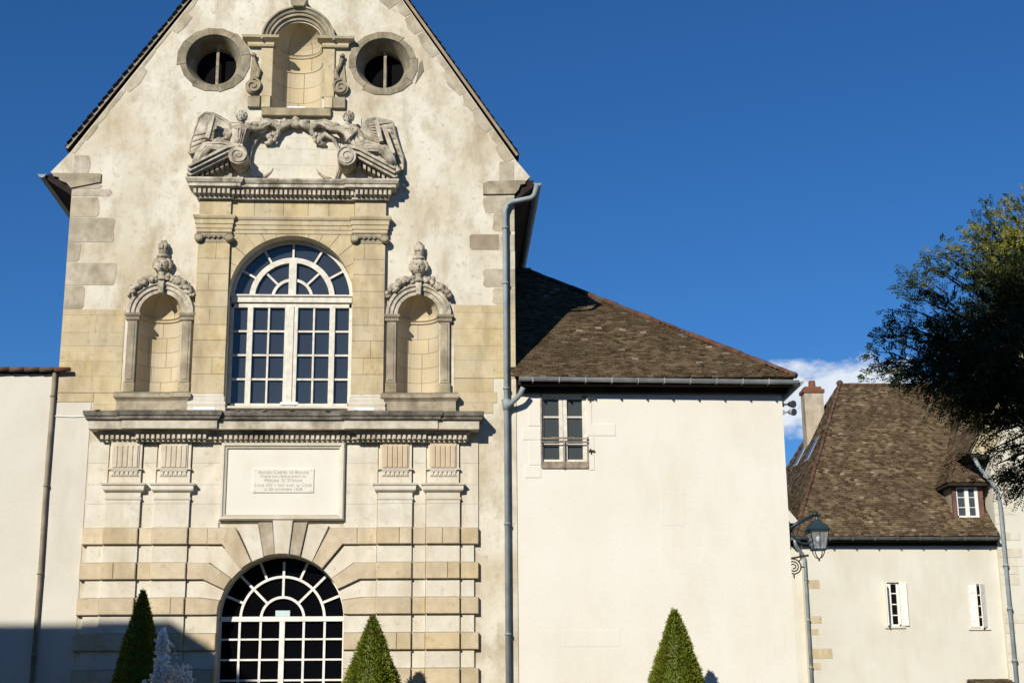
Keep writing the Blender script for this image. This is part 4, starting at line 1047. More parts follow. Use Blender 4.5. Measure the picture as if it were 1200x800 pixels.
# led floodlight battens resting on ledges ---------------------------------------------
def batten(x, y, z, L, where):
    s = MB(); s.box(-L/2, L/2, -.05, .03, .02, .07); s.box(-L/2+.06, -L/2+.1, -.03, .02, 0, .02); s.box(L/2-.1, L/2-.06, -.03, .02, 0, .02); s.prism([(-L/2, .07), (L/2, .07), (L/2-.02, .085), (-L/2+.02, .085)], -.03, .02)
    s.v = [(v[0]+x, v[1]+y, v[2]+z) for v in s.v]
    o = s.build('light_batten', M['led_white'], loc=(x, y, z)); tag(o, 'thin white batten lying '+where, 'floodlight', 'floodlight battens on the ledges')
batten(-3.57, .10, 16.435, .45, 'on the sill of the topmost niche')
batten(-3.50, -.10, 8.897, .42, 'on the sill below the big arched window')
batten(-5.42, -.35, 8.715, .50, 'on the cornice at the foot of the left window pilaster')
batten(-1.72, -.35, 8.715, .42, 'on the cornice at the foot of the right window pilaster')

# =================================================================== LOW LEFT BUILDING
lb = thing('low_wing', 'plain cream plaster wing with a thin tiled verge, at the far left', 'building', (-14, 0, 0))
s = MB(); s.box(-30, LX-.012, -.02, .5, 0.01, 9.66); s.box(-30, LX-.012, 9.5, 10, 0.01, 9.0); s.build('wall', M['plaster_left'], lb)
s = MB(); s.box(LX-.008, -8.10, -.015, -.001, .02, 8.98); s.build('plaster_return', M['plaster_left'], lb)
s = MB(); tile_roof(s, (-30, -.14, 9.68), (1, 0, 0), (0, 1, .10), lambda a, b: a < 21.05, 21.1, 5.2, .19, .13, 3); rfl = s.build('roof', M['tile'], lb, recalc=False)
s = MB(); s.add([(-30, -.12, 9.69), (LX-.02, -.12, 9.69), (LX-.02, 5, 10.17), (-30, 5, 10.17), (-30, 10, 9.7), (LX-.02, 10, 9.7)], [(0, 1, 2, 3), (3, 2, 5, 4)]); s.build('roof_boarding', M['eave_wood'], rfl)
s = MB()
x = -30.0
while x < LX-.05: s.tube([(x, -.15, 9.735), (x+.36, -.15, 9.745)], [.062, .05], 7); x += .345
s.build('verge_tile', M['ridge'], lb, smooth=True)
s = MB(); s.tube([(-8.97, -.08, 9.68), (-8.985, -.08, 6.8), (-8.97, -.08, 5.0), (-9.0, -.08, .1)], .05, 8)
for z in (9.1, 7.0, 5.0, 3.2): s.tube([(-8.98, -.08, z), (-8.98, -.08, z+.04)], .064, 8)
s.build('drainpipe', M['pipe_brown'], lb, smooth=True)
s = MB(); s.tube([(-8.92, -.03, 8.66), (-8.5, -.03, 8.64), (-8.14, -.03, 8.655)], .012, 6); s.build('cable', M['led_white'], lb)

# =================================================================== RIGHT BLOCK
rbk = thing('rendered_house', 'smooth cream rendered house with hipped mossy tile roof, joined to the chapel', 'house', (5.1, 0, 0))
BX0, BX1, BT = RX+.012, 8.20, 9.36
rw = (2.42, 3.50, 7.46, 9.20)
plate([(BX0, .01), (BX1, .01), (BX1, BT), (BX0, BT)], [[(rw[0], rw[2]), (rw[1], rw[2]), (rw[1], rw[3]), (rw[0], rw[3])]], .01, .45, 'front_wall', M['plaster_cream'], rbk)
s = MB(); s.box(BX1-.45, BX1, .451, 12.6, 0.01, BT); s.box(BX0, BX1-.45, 12.2, 12.6, .01, BT); s.box(BX0, BX1-.46, 1.2, 1.25, 6, BT-.02); s.build('side_wall', M['plaster_cream'], rbk)
# faint stone dressings round the window, almost flush with the render
s = MB()
for x0, x1, z0, z1 in ((2.12, 2.40, 8.45, 9.05), (1.98, 2.40, 8.12, 8.40), (2.12, 2.40, 7.52, 8.10), (2.02, 2.40, 7.22, 7.50), (3.52, 3.62, 8.50, 9.10), (3.52, 4.18, 8.22, 8.50), (3.52, 3.66, 7.40, 8.20)):
    s.rect(x0, x1, z0, z1, -.002, .03, .004)
build_clusters(s, 'window_dressing', M['plaster_cream'], rbk, .004)
# roof
ey, ez, sl_ = -.42, 9.52, .745
exR = 8.42; T = 5.9
s = MB()
v1 = Vector((0, 1, sl_)); Lr = v1.length
tile_roof(s, (1.86, ey, ez), (1, 0, 0), v1, lambda a, b: (1.86+a) < exR-b/Lr-.02 and b/Lr < T, 6.8, T*Lr, .17, .115, 11)
v2 = Vector((-1, 0, sl_))
tile_roof(s, (exR, ey, ez), (0, 1, 0), v2, lambda a, b: b/Lr < a < 13.4-b/Lr and b/Lr < T, 13.4, T*Lr, .19, .13, 12)
tile_roof(s, (1.86, 12.95, ez), (1, 0, 0), Vector((0, -1, sl_)), lambda a, b: (1.86+a) < exR-b/Lr-.02, 6.8, T*Lr, .24, .16, 13)
rr_ = s.build('roof', M['tile'], rbk, recalc=False)
s = MB(); zt = ez+T*sl_
A_, B_, C1_, D_ = (1.86, ey+.02, ez-.01), (exR-.02, ey+.02, ez-.01), (exR-T, ey+T, zt-.02), (1.86, ey+T, zt-.02)
E1, F1 = (exR-.02, 12.93, ez-.01), (1.86, 12.93, ez-.01); G1 = (exR-T, 12.95-T, zt-.02); H1 = (1.86, 12.95-T, zt-.02)
s.add([A_, B_, C1_, D_, E1, G1, H1, F1], [(0, 1, 2, 3), (1, 4, 5, 2), (4, 7, 6, 5), (3, 2, 5, 6)]); s.build('roof_boarding', M['eave_wood'], rr_, recalc=False)
s = MB(); ridge_line(s, (exR-T, ey+T, zt+.05), (exR+.02, ey-.0, ez+.06),   .078, .42); ridge_line(s, (1.9, ey+T, zt+.05), (exR-T, ey+T, zt+.06)); s.blob((exR-.02, ey+.02, ez+.09), (.10, .10, .08), 9, .1); s.build('ridge_tile', M['ridge'], rr_, smooth=True)
s = MB(); s.box(1.86, exR-.04, -.36, .012, 9.365, 9.49); s.box(BX0, BX1+.10, -.12, .008, 9.23, 9.362); s.box(BX1+.002, exR-.04, .012, 12.8, 9.365, 9.49)
s.prism([(exR-.04, 9.36), (exR-.04, 9.363), (8.205, 9.363), (8.205, 9.20)], -.10, 12)
s.build('eave', M['eave_wood'], rbk)
s = MB(); half_gutter(s, (1.88, ey-.06, 9.50), (exR+.08, ey-.06, 9.44), .075)
x = 2.2
while x < 8.3: s.box(x-.012, x+.012, ey-.155, ey+.04, 9.40-.006*(x-2), 9.51-.006*(x-2)); x += .62
half_gutter(s, (exR+.12, ey-.06, 9.44), (exR+.12, 12.9, 9.40), .085)
s.build('gutter', M['zinc'], rbk)
# window
s = MB(); x0, x1, z0, z1 = rw; y = .10
s.box(x0, x0+.06, y-.03, y+.05, z0+.14, z1); s.box(x1-.10, x1, y-.04, y+.05, z0+.14, z1); s.box(x0, x1, y-.04, y+.05, z1-.05, z1+.0)
m_ = (x0+x1)/2-.02
s.box(m_-.095, m_-.004, y-.04, y+.05, z0+.14, z1-.05); s.box(m_+.004, m_+.095, y-.045, y+.05, z0+.14, z1-.05)
for a, b in ((x0+.06, m_-.095), (m_+.095, x1-.10)):
    s.box(a, b, y-.03, y+.045, z0+.14, z0+.20); s.box(a, b, y-.03, y+.045, z1-.09, z1-.05); s.box(a, b, y-.025, y+.04, 8.66, 8.70); s.box(a, b, y-.02, y+.04, 8.02, 8.05)
wn = s.build('casement_window', M['cream_paint'], rbk)
s = MB(); s.box(x0+.05, x1-.09, y+.012, y+.022, z0+.15, z1-.04); s.build('pane', M['glass_small'], wn)
s = MB(); s.box(x0-.0, x1+.02, -.03, .16, z0-.02, z0+.135); s.box(x0-.02, x0+.015, -.012, .06, z0, z1); s.box(x1-.005, x1+.03, -.012, .05, z0+.14, 8.2); s.build('window_frame', M['taupe_wood'], wn)
s = MB(); s.box(x0-.02, x1+.02, -.06, -.035, 8.13, 8.155); s.box(x0-.02, x1+.02, -.06, -.035, 8.05, 8.07); s.box(m_-.015, m_+.015, -.062, -.033, z0-.02, 8.13); s.box(m_-.3, m_+.25, -.07, -.04, 8.155, 8.17); s.build('guard_rail', M['taupe_wood'], wn)
s = MB()
for z in (9.10, 7.85): s.box(x1+.03, x1+.17, -.035, -.005, z-.02, z+.02); s.tube([(x1+.07, -.05, z-.05), (x1+.07, -.05, z+.05)], .018, 6)
build_clusters(s, 'shutter_hinge', M['iron'], wn)

s = MB(); s.rect(2.85, 4.15, 3.35, 3.72, .006, .03, .003); s.rect(5.2, 5.75, 6.1, 6.9, .0065, .03, .003); build_clusters(s, 'render_patch', M['plaster_cream'], rbk)
# floodlights on the corner
for i, (z, lab) in enumerate(((8.99, 'small dark floodlight on the house corner, the upper of two'), (8.80, 'small pale floodlight on the house corner, the lower of two'))):
    t = thing('floodlight', lab, 'floodlight', (BX1, .05, z), 'floodlights on the house corner'); mt_ = M['iron'] if i == 0 else M['zinc']
    s = MB(); s.box(BX1, BX1+.05, .02, .08, z-.05, z+.05); s.tube([(BX1+.03, .05, z), (BX1+.12, .03, z)], .02, 6); s.build('bracket', mt_, t)
    s = MB(); a = Vector((BX1+.16, .10, z+.02)); b_ = Vector((BX1+.24, -.10, z-.02)); s.tube([a, a.lerp(b_, .3), a.lerp(b_, .85), b_], [.03, .06, .085, .09], 12); s.build('lamp_head', mt_, t, smooth=True)
    s = MB(); s.tube([b_+(b_-a).normalized()*.002, b_+(b_-a).normalized()*.01], .078, 12); s.build('lens', M['glass_small'], t)

# street lantern on its bracket -------------------------------------------------------
LB = Vector((BX1, .15, 6.0)); LXc = 8.90; LY = .15
t = thing('wall_lantern', 'dark green glass street lantern on an arm at the cream house corner', 'street lamp', LB)
s = MB(); s.box(BX1, BX1+.04, LY-.07, LY+.07, 5.55, 6.2)
s.tube([(BX1+.02, LY, 6.02), (8.45, LY, 6.17), (LXc-.06, LY, 6.36)], [.055, .045, .035], 8)
s.blob((LXc-.03, LY, 6.38), (.07, .06, .06), 10); s.blob((LXc+.06, LY, 6.35), (.045, .04, .04), 8)
s.tube(bend([(BX1+.02, LY, 5.98), (8.42, LY, 5.72), (8.62, LY, 5.66), (8.78, LY, 5.76)], r=.15), .03, 8)
s.tube([(8.42, LY, 5.72), (8.70, LY, 6.0)], .022, 6)
s.tube([(LXc, LY, 6.20), (LXc, LY, 6.36)], .025, 8)
s.build('arm', M['lamp_green'], t, smooth=True)
def sqring(mbx, c, rings):      # stacked square rings (half, z)
    b = len(mbx.v)
    for h, z in rings: mbx.v += [(c.x+h*i, c.y+h*j, z) for i, j in ((-1, -1), (1, -1), (1, 1), (-1, 1))]
    for r_ in range(len(rings)-1):
        for k in range(4): mbx.f.append((b+4*r_+k, b+4*r_+(k+1) % 4, b+4*r_+4+(k+1) % 4, b+4*r_+4+k))
lc = Vector((LXc, LY, 0))
s = MB(); sqring(s, lc, [(.235, 5.98), (.245, 5.99), (.25, 6.01), (.17, 6.12), (.16, 6.14), (.11, 6.16), (.10, 6.22), (.05, 6.25), (.0, 6.26)]); s.tube([(LXc, LY, 6.24), (LXc, LY, 6.30)], [.04, .03], 8); s.build('hood', M['lamp_green'], t)
s = MB()
for i, j in ((-1, -1), (1, -1), (1, 1), (-1, 1)): s.bar((LXc+.215*i, LY+.215*j, 5.98), (LXc+.145*i, LY+.145*j, 5.55), .022, .022)
for i in (-1, 1): s.bar((LXc+.0*i, LY+.215*i, 5.98), (LXc, LY+.145*i, 5.55), .012, .012)
for h, z in ((.215, 5.975), (.15, 5.545)): 
    for i, j, k, l in ((-1, -1, 1, -1), (1, -1, 1, 1), (1, 1, -1, 1), (-1, 1, -1, -1)): s.bar((LXc+h*i, LY+h*j, z), (LXc+h*k, LY+h*l, z), .03, .03)
for a in range(4):
    A = PI/4+a*PI/2; s.tube([(LXc+.14*math.cos(A)*1.2, LY+.14*math.sin(A)*1.2, 5.54), (LXc+.15*math.cos(A), LY+.15*math.sin(A), 5.46), (LXc+.09*math.cos(A), LY+.09*math.sin(A), 5.37), (LXc, LY, 5.33)], .012, 6)
s.blob((LXc, LY, 5.31), (.025, .025, .04), 8); s.build('lantern_frame', M['lamp_green'], t)
gm = bpy.data.materials.new('lantern_glass'); gm.use_nodes = True; tt = gm.node_tree; bb = tt.nodes['Principled BSDF']; bb.inputs['Base Color'].default_value = (.8, .82, .78, 1); bb.inputs['Roughness'].default_value = .15; bb.inputs['Alpha'].default_value = .2
s = MB(); sqring(s, lc, [(.140, 5.56), (.207, 5.97)]); s.build('lantern_glass', gm, t)
s = MB(); s.tube([(LXc, LY, 5.97), (LXc, LY, 5.90), (LXc, LY, 5.74)], [.05, .06, .035], 10); s.build('bulb', M['led_white'], t, smooth=True)
# wrought iron scroll bracket below it
s = MB(); y = .02+.02
def pt(px, py): 
    v = P(px, py, .05); return (v.x, .05, v.z)
s.tube([pt(919.5, 655), pt(946, 650.5)], .022, 6); s.tube([pt(921.5, 653), pt(922, 668)], .018, 6); s.blob(pt(946.5, 650.5), (.03, .03, .03), 8); s.blob(pt(921, 668), (.05, .03, .05), 8)
cc = P(930, 664, .05); pts = []
for k in range(60):
    a = math.radians(100-k*16); r_ = .19*(1-k/60*.86); pts.append((cc.x+r_*math.cos(a), .05, cc.z+r_*math.sin(a)))
s.tube(pts, .016, 6)
for a in (0, -90, 180, 45): s.tube([(cc.x+.18*math.cos(math.radians(a)), .05, cc.z+.18*math.sin(math.radians(a))), (cc.x+.27*math.cos(math.radians(a)), .05, cc.z+.27*math.sin(math.radians(a)))], [.022, .008], 6)
tag(s.build('iron_bracket', M['iron'], loc=(BX1, .05, cc.z), smooth=True), 'rusty wrought iron spiral bracket on the house corner below the lantern', 'bracket')

# =================================================================== DISTANT HOUSE
HY = 24.0
dh = thing('distant_house', 'far cream house with steep brown hipped roof, one dormer and shuttered windows', 'house', (21, HY, 0))
HX0, HX1, HT, HD = P(941, 660, HY).x, 30.0, 8.51, 14.5
W1, W2 = P(1037, 682, HY), P(1057, 733, HY); W3, W4 = P(1134, 684, HY), P(1157, 735, HY)
def rectpoly(a, b): return [(a.x, b.z), (b.x, b.z), (b.x, a.z), (a.x, a.z)]
plate([(HX0, .01), (HX1, .01), (HX1, HT), (HX0, HT)], [rectpoly(W1, W2), rectpoly(W3, W4)], HY, HY+.4, 'front_wall', M['plaster_far'], dh)
s = MB(); s.box(HX0, HX0+.4, HY+.401, HY+HD, .01, HT); s.box(HX1-.4, HX1, HY+.401, HY+HD, .01, HT); s.box(HX0+.4, HX1-.4, HY+HD-.4, HY+HD, .01, HT); s.box(HX0+.4, HX1-.4, HY+1, HY+1.1, .01, HT); s.build('side_wall', M['plaster_far'], dh)
s = MB(); xa = P(905, 660, HY+.3).x; za = P(924, 614, HY+.3).z; s.prism([(9.2, .01), (HX0-.003, .01), (HX0-.003, HT-.0), (xa, za), (9.2, za)], HY+.25, HY+.6); s.box(9.2, 9.6, HY+.6, HY+8, .01, za-.01); s.add([(9.0, HY+.1, za+.02), (HX0-.01, HY+.1, za+.02), (HX0-.01, HY+5, za+2.2), (9.0, HY+5, za+2.2), (9.0, HY+9, za), (HX0-.01, HY+9, za)], [(0, 1, 2, 3), (3, 2, 5, 4), (0, 3, 4)]); s.build('annex_wall', M['plaster_far'], dh)
s = MB(); s.bar((xa, HY+.15, za+.04), (HX0-.25, HY+.15, HT+.04), .3, .07); s.build('annex_eave', M['eave_wood'], dh)
s = MB(); rr = random.Random(17); z = 7.35
for k, (zt_, h, w_) in enumerate(((7.6, .33, .6), (6.2, .28, .6), (5.7, .22, .45), (4.95, .38, .95), (4.4, .25, .45), (3.5, .33, .55), (2.4, .26, .9))):
    s.rect(HX0+.003, HX0+.003+w_, zt_-.5-h, zt_-.5, HY-.012, HY+.02, .006)
build_clusters(s, 'quoin', M['stone'], dh)
HE, HS = 8.76, 1.12
fy = HY-.45; hx0 = HX0-.40; hD = HD+.9; rt_ = hD/2; rp_ = P(984, 449, fy+rt_); inset = rp_.x-hx0; zr = rp_.z-.14; HS = (zr-HE)/rt_
XG = P(1160, 540, 23.85).x
s = MB(); v1 = Vector((0, 1, HS)); L1 = v1.length
tile_roof(s, (hx0, fy, HE), (1, 0, 0), v1, lambda a, b: a > b/L1*inset/rt_ and b/L1 < rt_ and (hx0+a < XG-.05 or b/L1 > 1.3), HX1+.4-hx0, rt_*L1, .20, .135, 5)
v2 = Vector((inset, 0, rt_*HS)); L2 = v2.length
tile_roof(s, (hx0, fy, HE), (0, 1, 0), v2, lambda a, b: a > b/L2*rt_ and a < hD-b/L2*rt_, hD, L2, .20, .135, 6)
dr_ = s.build('roof', M['tile_far'], dh, recalc=False)
s = MB(); X1_ = HX1+.4
s.add([(hx0, fy, HE-.02), (XG-.04, fy, HE-.02), (XG-.04, fy+1.2, HE+1.2*HS-.02), (X1_, fy+1.2, HE+1.2*HS-.02), (X1_, fy+rt_, zr-.03), (hx0+inset, fy+rt_, zr-.03), (hx0, fy+hD, HE-.02), (X1_, fy+hD, HE-.02)], [(0, 1, 2, 3, 4, 5), (0, 5, 6), (5, 4, 7, 6), (3, 7, 4)]); s.build('roof_boarding', M['eave_wood'], dr_, recalc=False); X1_ = XG-.02
s = MB(); ridge_line(s, (hx0+.05, fy+.02, HE+.05), (hx0+inset, fy+rt_, zr+.05), .075, .42); ridge_line(s, (hx0+.05, fy+hD, HE+.05), (hx0+inset, fy+rt_, zr+.05), .10, .42); ridge_line(s, (hx0+inset, fy+rt_, zr+.05), (HX1+.4, fy+rt_, zr+.05), .10, .42)
s.blob((hx0+inset, fy+rt_, zr+.14), (.16, .16, .15), 9, .1); s.build('ridge_tile', M['ridge'], dr_, smooth=True)
s = MB(); s.box(hx0+.05, X1_, fy+.05, HY-.003, HE-.19, HE-.06); s.box(HX0+.003, XG-.02, HY-.14, HY-.002, HE-.32, HE-.192); s.box(hx0+.05, HX0-.003, HY-.003, HY+HD, HE-.19, HE-.06); build_clusters(s, 'eave', M['eave_wood'], dh)
s = MB(); half_gutter(s, (hx0-.02, fy-.06, HE-.02), (X1_, fy-.06, HE-.06), .10); half_gutter(s, (hx0-.08, fy, HE-.02), (hx0-.08, fy+hD, HE-.02), .10)
x = hx0+.5
while x < X1_: s.box(x-.015, x+.015, fy-.17, fy+.02, HE-.16, HE+.0); x += .9
s.build('gutter', M['zinc_dark'], dh)
s = MB(); s.tube(bend([(hx0+.0, fy-.06, HE-.10), (hx0+.02, fy-.02, HE-.32), (HX0+.05, HY-.10, HE-.75), (HX0+.05, HY-.10, .1)], r=.15), .065, 8)
for z in (7.1, 5.5, 3.7): s.tube([(HX0+.05, HY-.10, z), (HX0+.05, HY-.10, z+.06)], .085, 8)
s.build('drainpipe', M['zinc'], dh, smooth=True)
# skylights on the left hip
for (pa, pb) in (((934, 543), (944.5, 524)), ((946, 538), (959, 516))):
    nrm = Vector((-rt_*HS, 0, inset)).normalized(); o0 = Vector((hx0, fy, HE))
    def onhip(px, py):
        d = (fw*F_PX+rt2*(px-600)+up2*(400-py)); t_ = (o0-CAM).dot(nrm)/d.dot(nrm); return CAM+d*t_
    a, b = onhip(*pa), onhip(*pb); ax = (b-a); L = ax.length; ax = Vector((inset, 0, rt_*HS)).normalized(); yv = Vector((0, 1, 0)); c = (a+b)/2+nrm*.03
    s = MB(); s.obox(c, ax*.62, yv*.36, nrm*.05); sk = s.build('skylight', M['zinc'], dh)
    s = MB(); s.obox(c+nrm*.055, ax*.52, yv*.27, nrm*.006); s.build('pane', M['glass_small'], sk)
# chimney
cb = P(951, 500, HY+8); s = MB(); cx0, cx1 = P(940.5, 470, HY+8).x, P(962.5, 470, HY+8).x
czt = P(950, 462, HY+8).z
s.box(cx0, cx1, HY+7.6, HY+8.3, HE+1, czt); chm = s.build('chimney', M['chimney'], dr_)
s = MB(); s.box(cx0-.06, cx1+.06, HY+7.54, HY+8.36, czt+.002, czt+.16); s.box(cx0+.05, cx1-.05, HY+7.66, HY+8.24, czt+.162, czt+.30); s.tube([((cx0+cx1)/2+.03, HY+7.95, czt+.30), ((cx0+cx1)/2+.03, HY+7.95, czt+.62)], [.17, .15], 12); s.build('chimney_pot', M['terracotta'], chm)
# shuttered windows
def shut_window(a, b, la, lb, panes):
    y = HY+.12; s = MB()
    s.box(a.x, a.x+.06, y-.03, y+.05, b.z, a.z); s.box(b.x-.06, b.x, y-.03, y+.05, b.z, a.z); s.box(a.x, b.x, y-.03, y+.05, b.z, b.z+.07); s.box(a.x, b.x, y-.03, y+.05, a.z-.06, a.z)
    g0, g1 = P(panes[0], 700, y).x, P(panes[1], 700, y).x
    s.box(a.x+.06, g0, y-.035, y+.05, b.z+.07, a.z-.06); s.box(g1, b.x-.06, y-.035, y+.05, b.z+.07, a.z-.06)
    for k in range(1, 4): z = b.z+(a.z-b.z)*k/4; s.box(g0, g1, y-.02, y+.04, z-.022, z+.022)
    w_ = s.build('shuttered_window', M['white_paint'], dh)
    s = MB(); s.box(a.x+.03, b.x-.03, y+.012, y+.02, b.z+.03, a.z-.03); s.build('pane', M['dark'], w_)
    s = MB(); s.box(a.x-.12, b.x+.12, HY-.06, HY-.0, b.z-.09, b.z-.01); s.build('sill', M['plaster_far'], w_)
    for (hx, wd, ang, sg) in ((a.x, .62, la, 1), (b.x, .62, lb, -1)):
        A = math.radians(ang); d = Vector((sg*math.cos(A), -math.sin(A), 0)); n_ = Vector((math.sin(A), sg*math.cos(A), 0))
        wdd = (b.x-a.x)*.50; c0 = Vector((hx, HY-.02, (a.z+b.z)/2)); s = MB()
        c0 = c0+d*wdd/2; s.obox(c0, d*wdd/2, n_*.018, Vector((0, 0, (a.z-b.z)/2-.01)))
        for zz in (-.55, .55): s.obox(c0+Vector((0, 0, zz))-n_*0+Vector((0, -.022, 0)), d*wdd*.42, n_*.008, Vector((0, 0, .04)))
        s.build('shutter', M['white_paint'], w_)
shut_window(W1, W2, 100, 172, (1044, 1050.5))
shut_window(W3, W4, 5, 40, (1145, 1149.5))
# dormer
D0, D1 = P(1110, 612, HY-.1), P(1160, 612, HY-.1)
yw = HY+.35
wa, wb = P(1119.5, 571, yw), P(1147.5, 606, yw)
s = MB(); s.box(wa.x-.16, wa.x-.0, yw-.04, yw+.1, wb.z-.05, wa.z+.1); s.box(wb.x, wb.x+.22, yw-.04, yw+.1, wb.z-.05, wa.z+.1); s.box(wa.x-.16, wb.x+.22, yw-.05, yw+.1, wa.z, wa.z+.14)
dm = s.build('dormer', M['red_wood'], dh)
s = MB()
for xx in (wa.x-.14, wb.x+.18): s.add([(xx, yw+.1, wb.z-.35), (xx, yw+2.0, wa.z+.2), (xx, yw+.1, wa.z+.1), (xx+.03, yw+.1, wb.z-.35), (xx+.03, yw+2.0, wa.z+.2), (xx+.03, yw+.1, wa.z+.1)], [(0, 1, 2), (5, 4, 3), (0, 3, 4, 1), (1, 4, 5, 2), (2, 5, 3, 0)])
build_clusters(s, 'cheek', M['stone_brown'], dm)
m_ = (wa.x+wb.x)/2; s = MB()
for a, b, c in ((wa.x, wa.x+.05, 0), (m_-.10, m_+.06, -.02), (wb.x-.13, wb.x, -.02)): s.box(a, b, yw-.02+c, yw+.05, wb.z, wa.z)
s.box(wa.x, wb.x, yw-.02, yw+.05, wb.z, wb.z+.07); s.box(wa.x, wb.x, yw-.02, yw+.05, wa.z-.04, wa.z)
for k in (1, 2): z = wb.z+(wa.z-wb.z)*k/3; s.box(wa.x+.05, m_-.10, yw-.01, yw+.04, z-.015, z+.015); s.box(m_+.06, wb.x-.13, yw-.01, yw+.04, z-.012, z+.012)
dw = s.build('dormer_window', M['white_paint'], dm)
s = MB(); s.box(wa.x+.04, m_-.09, yw+.03, yw+.035, wb.z+.05, wa.z-.02); s.box(m_+.05, wb.x-.12, yw+.01, yw+.015, wb.z+.05, wa.z-.02); s.build('pane', [M['glass_small']], dw)
s = MB(); s.add([(wa.x-.30, yw-.10, wb.z-.12), (wb.x+.34, yw-.10, wb.z-.12), (wb.x+.34, yw+.10, wb.z-.0), (wa.x-.30, yw+.10, wb.z-.0), (wa.x-.30, yw-.10, wb.z-.17), (wb.x+.34, yw-.10, wb.z-.17)], [(0, 1, 2, 3), (4, 5, 1, 0), (3, 0, 4), (2, 5, 1)]); s.build('apron', M['zinc'], dm)
# dormer roof (hipped, wide eaves)
ex0, ex1, eyf, ezz = P(1111.5, 564, HY+.0).x, P(1159, 565, HY+.0).x, HY+.0, P(1130, 565, HY).z
pk = Vector((m_-.05, HY+1.2, P(1124, 543, HY+1.2).z)); pkb = Vector((m_-.05, HY+3.0, pk.z))
def plane_tiles(mbx, a, b, c, seed, du=.17, dv=.12, d=None):   # tiles on polygon a,b (eave) c (,d) apex
    u = (b-a); U = u.length; u.normalize(); n_ = u.cross(c-a).normalized(); v = n_.cross(u); v = v if v.z > 0 else -v
    poly = [(0, 0), (U, 0)]+[((q-a).dot(u), (q-a).dot(v)) for q in ([c] if d is None else [c, d])]
    def ins(x, y):
        r = False; n = len(poly)
        for i in range(n):
            x1, y1 = poly[i]; x2, y2 = poly[(i+1) % n]
            if (y1 > y) != (y2 > y) and x < (x2-x1)*(y-y1)/(y2-y1)+x1: r = not r
        return r
    tile_roof(mbx, a, u, v, ins, U, max(p[1] for p in poly), du, dv, seed)
eL, eR = Vector((ex0, eyf, ezz)), Vector((ex1, eyf, ezz)); bL, bR = Vector((ex0, HY+2.2, ezz)), Vector((ex1, HY+2.2, ezz))
s = MB(); plane_tiles(s, eL, eR, pk, 1); plane_tiles(s, bL, eL, pk, 2, d=pkb); plane_tiles(s, eR, bR, pkb, 3, d=pk); dro = s.build('dormer_roof', M['tile_far'], dm, recalc=False)
s = MB(); dn = Vector((0, 0, -.03)); s.add([eL+dn, eR+dn, pk+dn, bL+dn, bR+dn, pkb+dn, eL+dn*4, eR+dn*4, bL+dn*4, bR+dn*4], [(0, 1, 2), (3, 0, 2, 5), (1, 4, 5, 2), (6, 7, 1, 0), (6, 0, 3, 8), (7, 9, 4, 1), (6, 8, 9, 7)]); s.build('soffit', M['eave_wood'], dro)
s = MB(); ridge_line(s, eL, pk+Vector((0, 0, .05)), .045, .35); ridge_line(s, eR, pk+Vector((0, 0, .05)), .045, .35); ridge_line(s, pk+Vector((0, 0, .04)), pkb, .07, .35); s.build('ridge_tile', M['ridge'], dro, smooth=True)
# small lean-to roof at the foot of the wall
qa, qb = P(1143, 797, HY-.9), P(1191, 795, HY-.9)
lt = thing('porch_roof', 'edge of a small dark tiled porch roof at the foot of the distant house wall', 'porch roof', ((qa.x+qb.x)/2, HY-.5, qa.z-.6))
s = MB(); a, b = Vector((qa.x, HY-1.5, qa.z-.45)), Vector((qb.x, HY-1.5, qa.z-.45)); c, d = Vector((qb.x, HY-.02, qa.z+.05)), Vector((qa.x, HY-.02, qa.z+.05)); plane_tiles(s, a, b, c, 5, .2, .14, d=d); s.build('tiles', M['tile_far'], lt, recalc=False)
s = MB(); s.add([a, b, c, d]+[v-Vector((0, 0, .08)) for v in (a, b, c, d)], [(0, 1, 2, 3), (7, 6, 5, 4), (0, 4, 5, 1), (1, 5, 6, 2), (3, 7, 4, 0)]); s.build('boarding', M['eave_wood'], lt)
s = MB()
for x in (a.x+.15, b.x-.15): s.box(x-.06, x+.06, HY-1.4, HY-1.28, .01, a.z-.06)
build_clusters(s, 'post', M['taupe_wood'], lt)

# =================================================================== FAR RIGHT GABLED BUILDING
GY = 23.85
gb = thing('gabled_building', 'gabled building with stone coping behind the dark tree, cut off by the edge', 'building', (28, GY, 0))
gx0 = P(1160, 540, GY).x; gk = P(1137, 531, GY); gt = P(1163, 479, GY); sl2 = (gt.z-gk.z)/(gt.x-gk.x)
gxc = gx0+6.6; gap = gk.z+(gxc-gk.x)*sl2; gx1 = gxc+(gxc-gx0)
gdx = gxc-gk.x
plate([(gx0, .01), (gx1, .01), (gx1, gk.z-.05), (gxc+gdx, gk.z+.03), (gxc, gap), (gk.x, gk.z+.03), (gx0, gk.z-.05)], [], GY, GY+.5, 'front_wall', M['plaster_far'], gb)
s = MB(); s.box(gx0, gx0+.4, GY+.501, GY+10, .01, gk.z); s.box(gx1-.4, gx1, GY+.501, GY+10, .01, gk.z); build_clusters(s, 'side_wall', M['plaster_far'], gb)
s = MB()
for sg in (-1, 1):
    X = lambda x: x if sg < 0 else 2*gxc-x
    px_, pz_ = gk.x+.02, gk.z+.05; k = 0
    rr = random.Random(3)
    while px_ < gxc-.3:
        st = rr.uniform(.35, .6); wd = .95 if k == 0 else rr.uniform(.6, .95)
        a = (px_, pz_); b = (px_+st, pz_+st*sl2); s.stone([(X(a[0]), a[1]), (X(b[0]-.01), b[1]), (X(min(gxc, b[0]+wd)), b[1]), (X(min(gxc, a[0]+wd)), a[1])], GY-.02, GY+.02, .006); px_, pz_ = b; k += 1
build_clusters(s, 'gable_coping', M['stone'], gb, .05)
s = MB(); rr = random.Random(6); z = .4
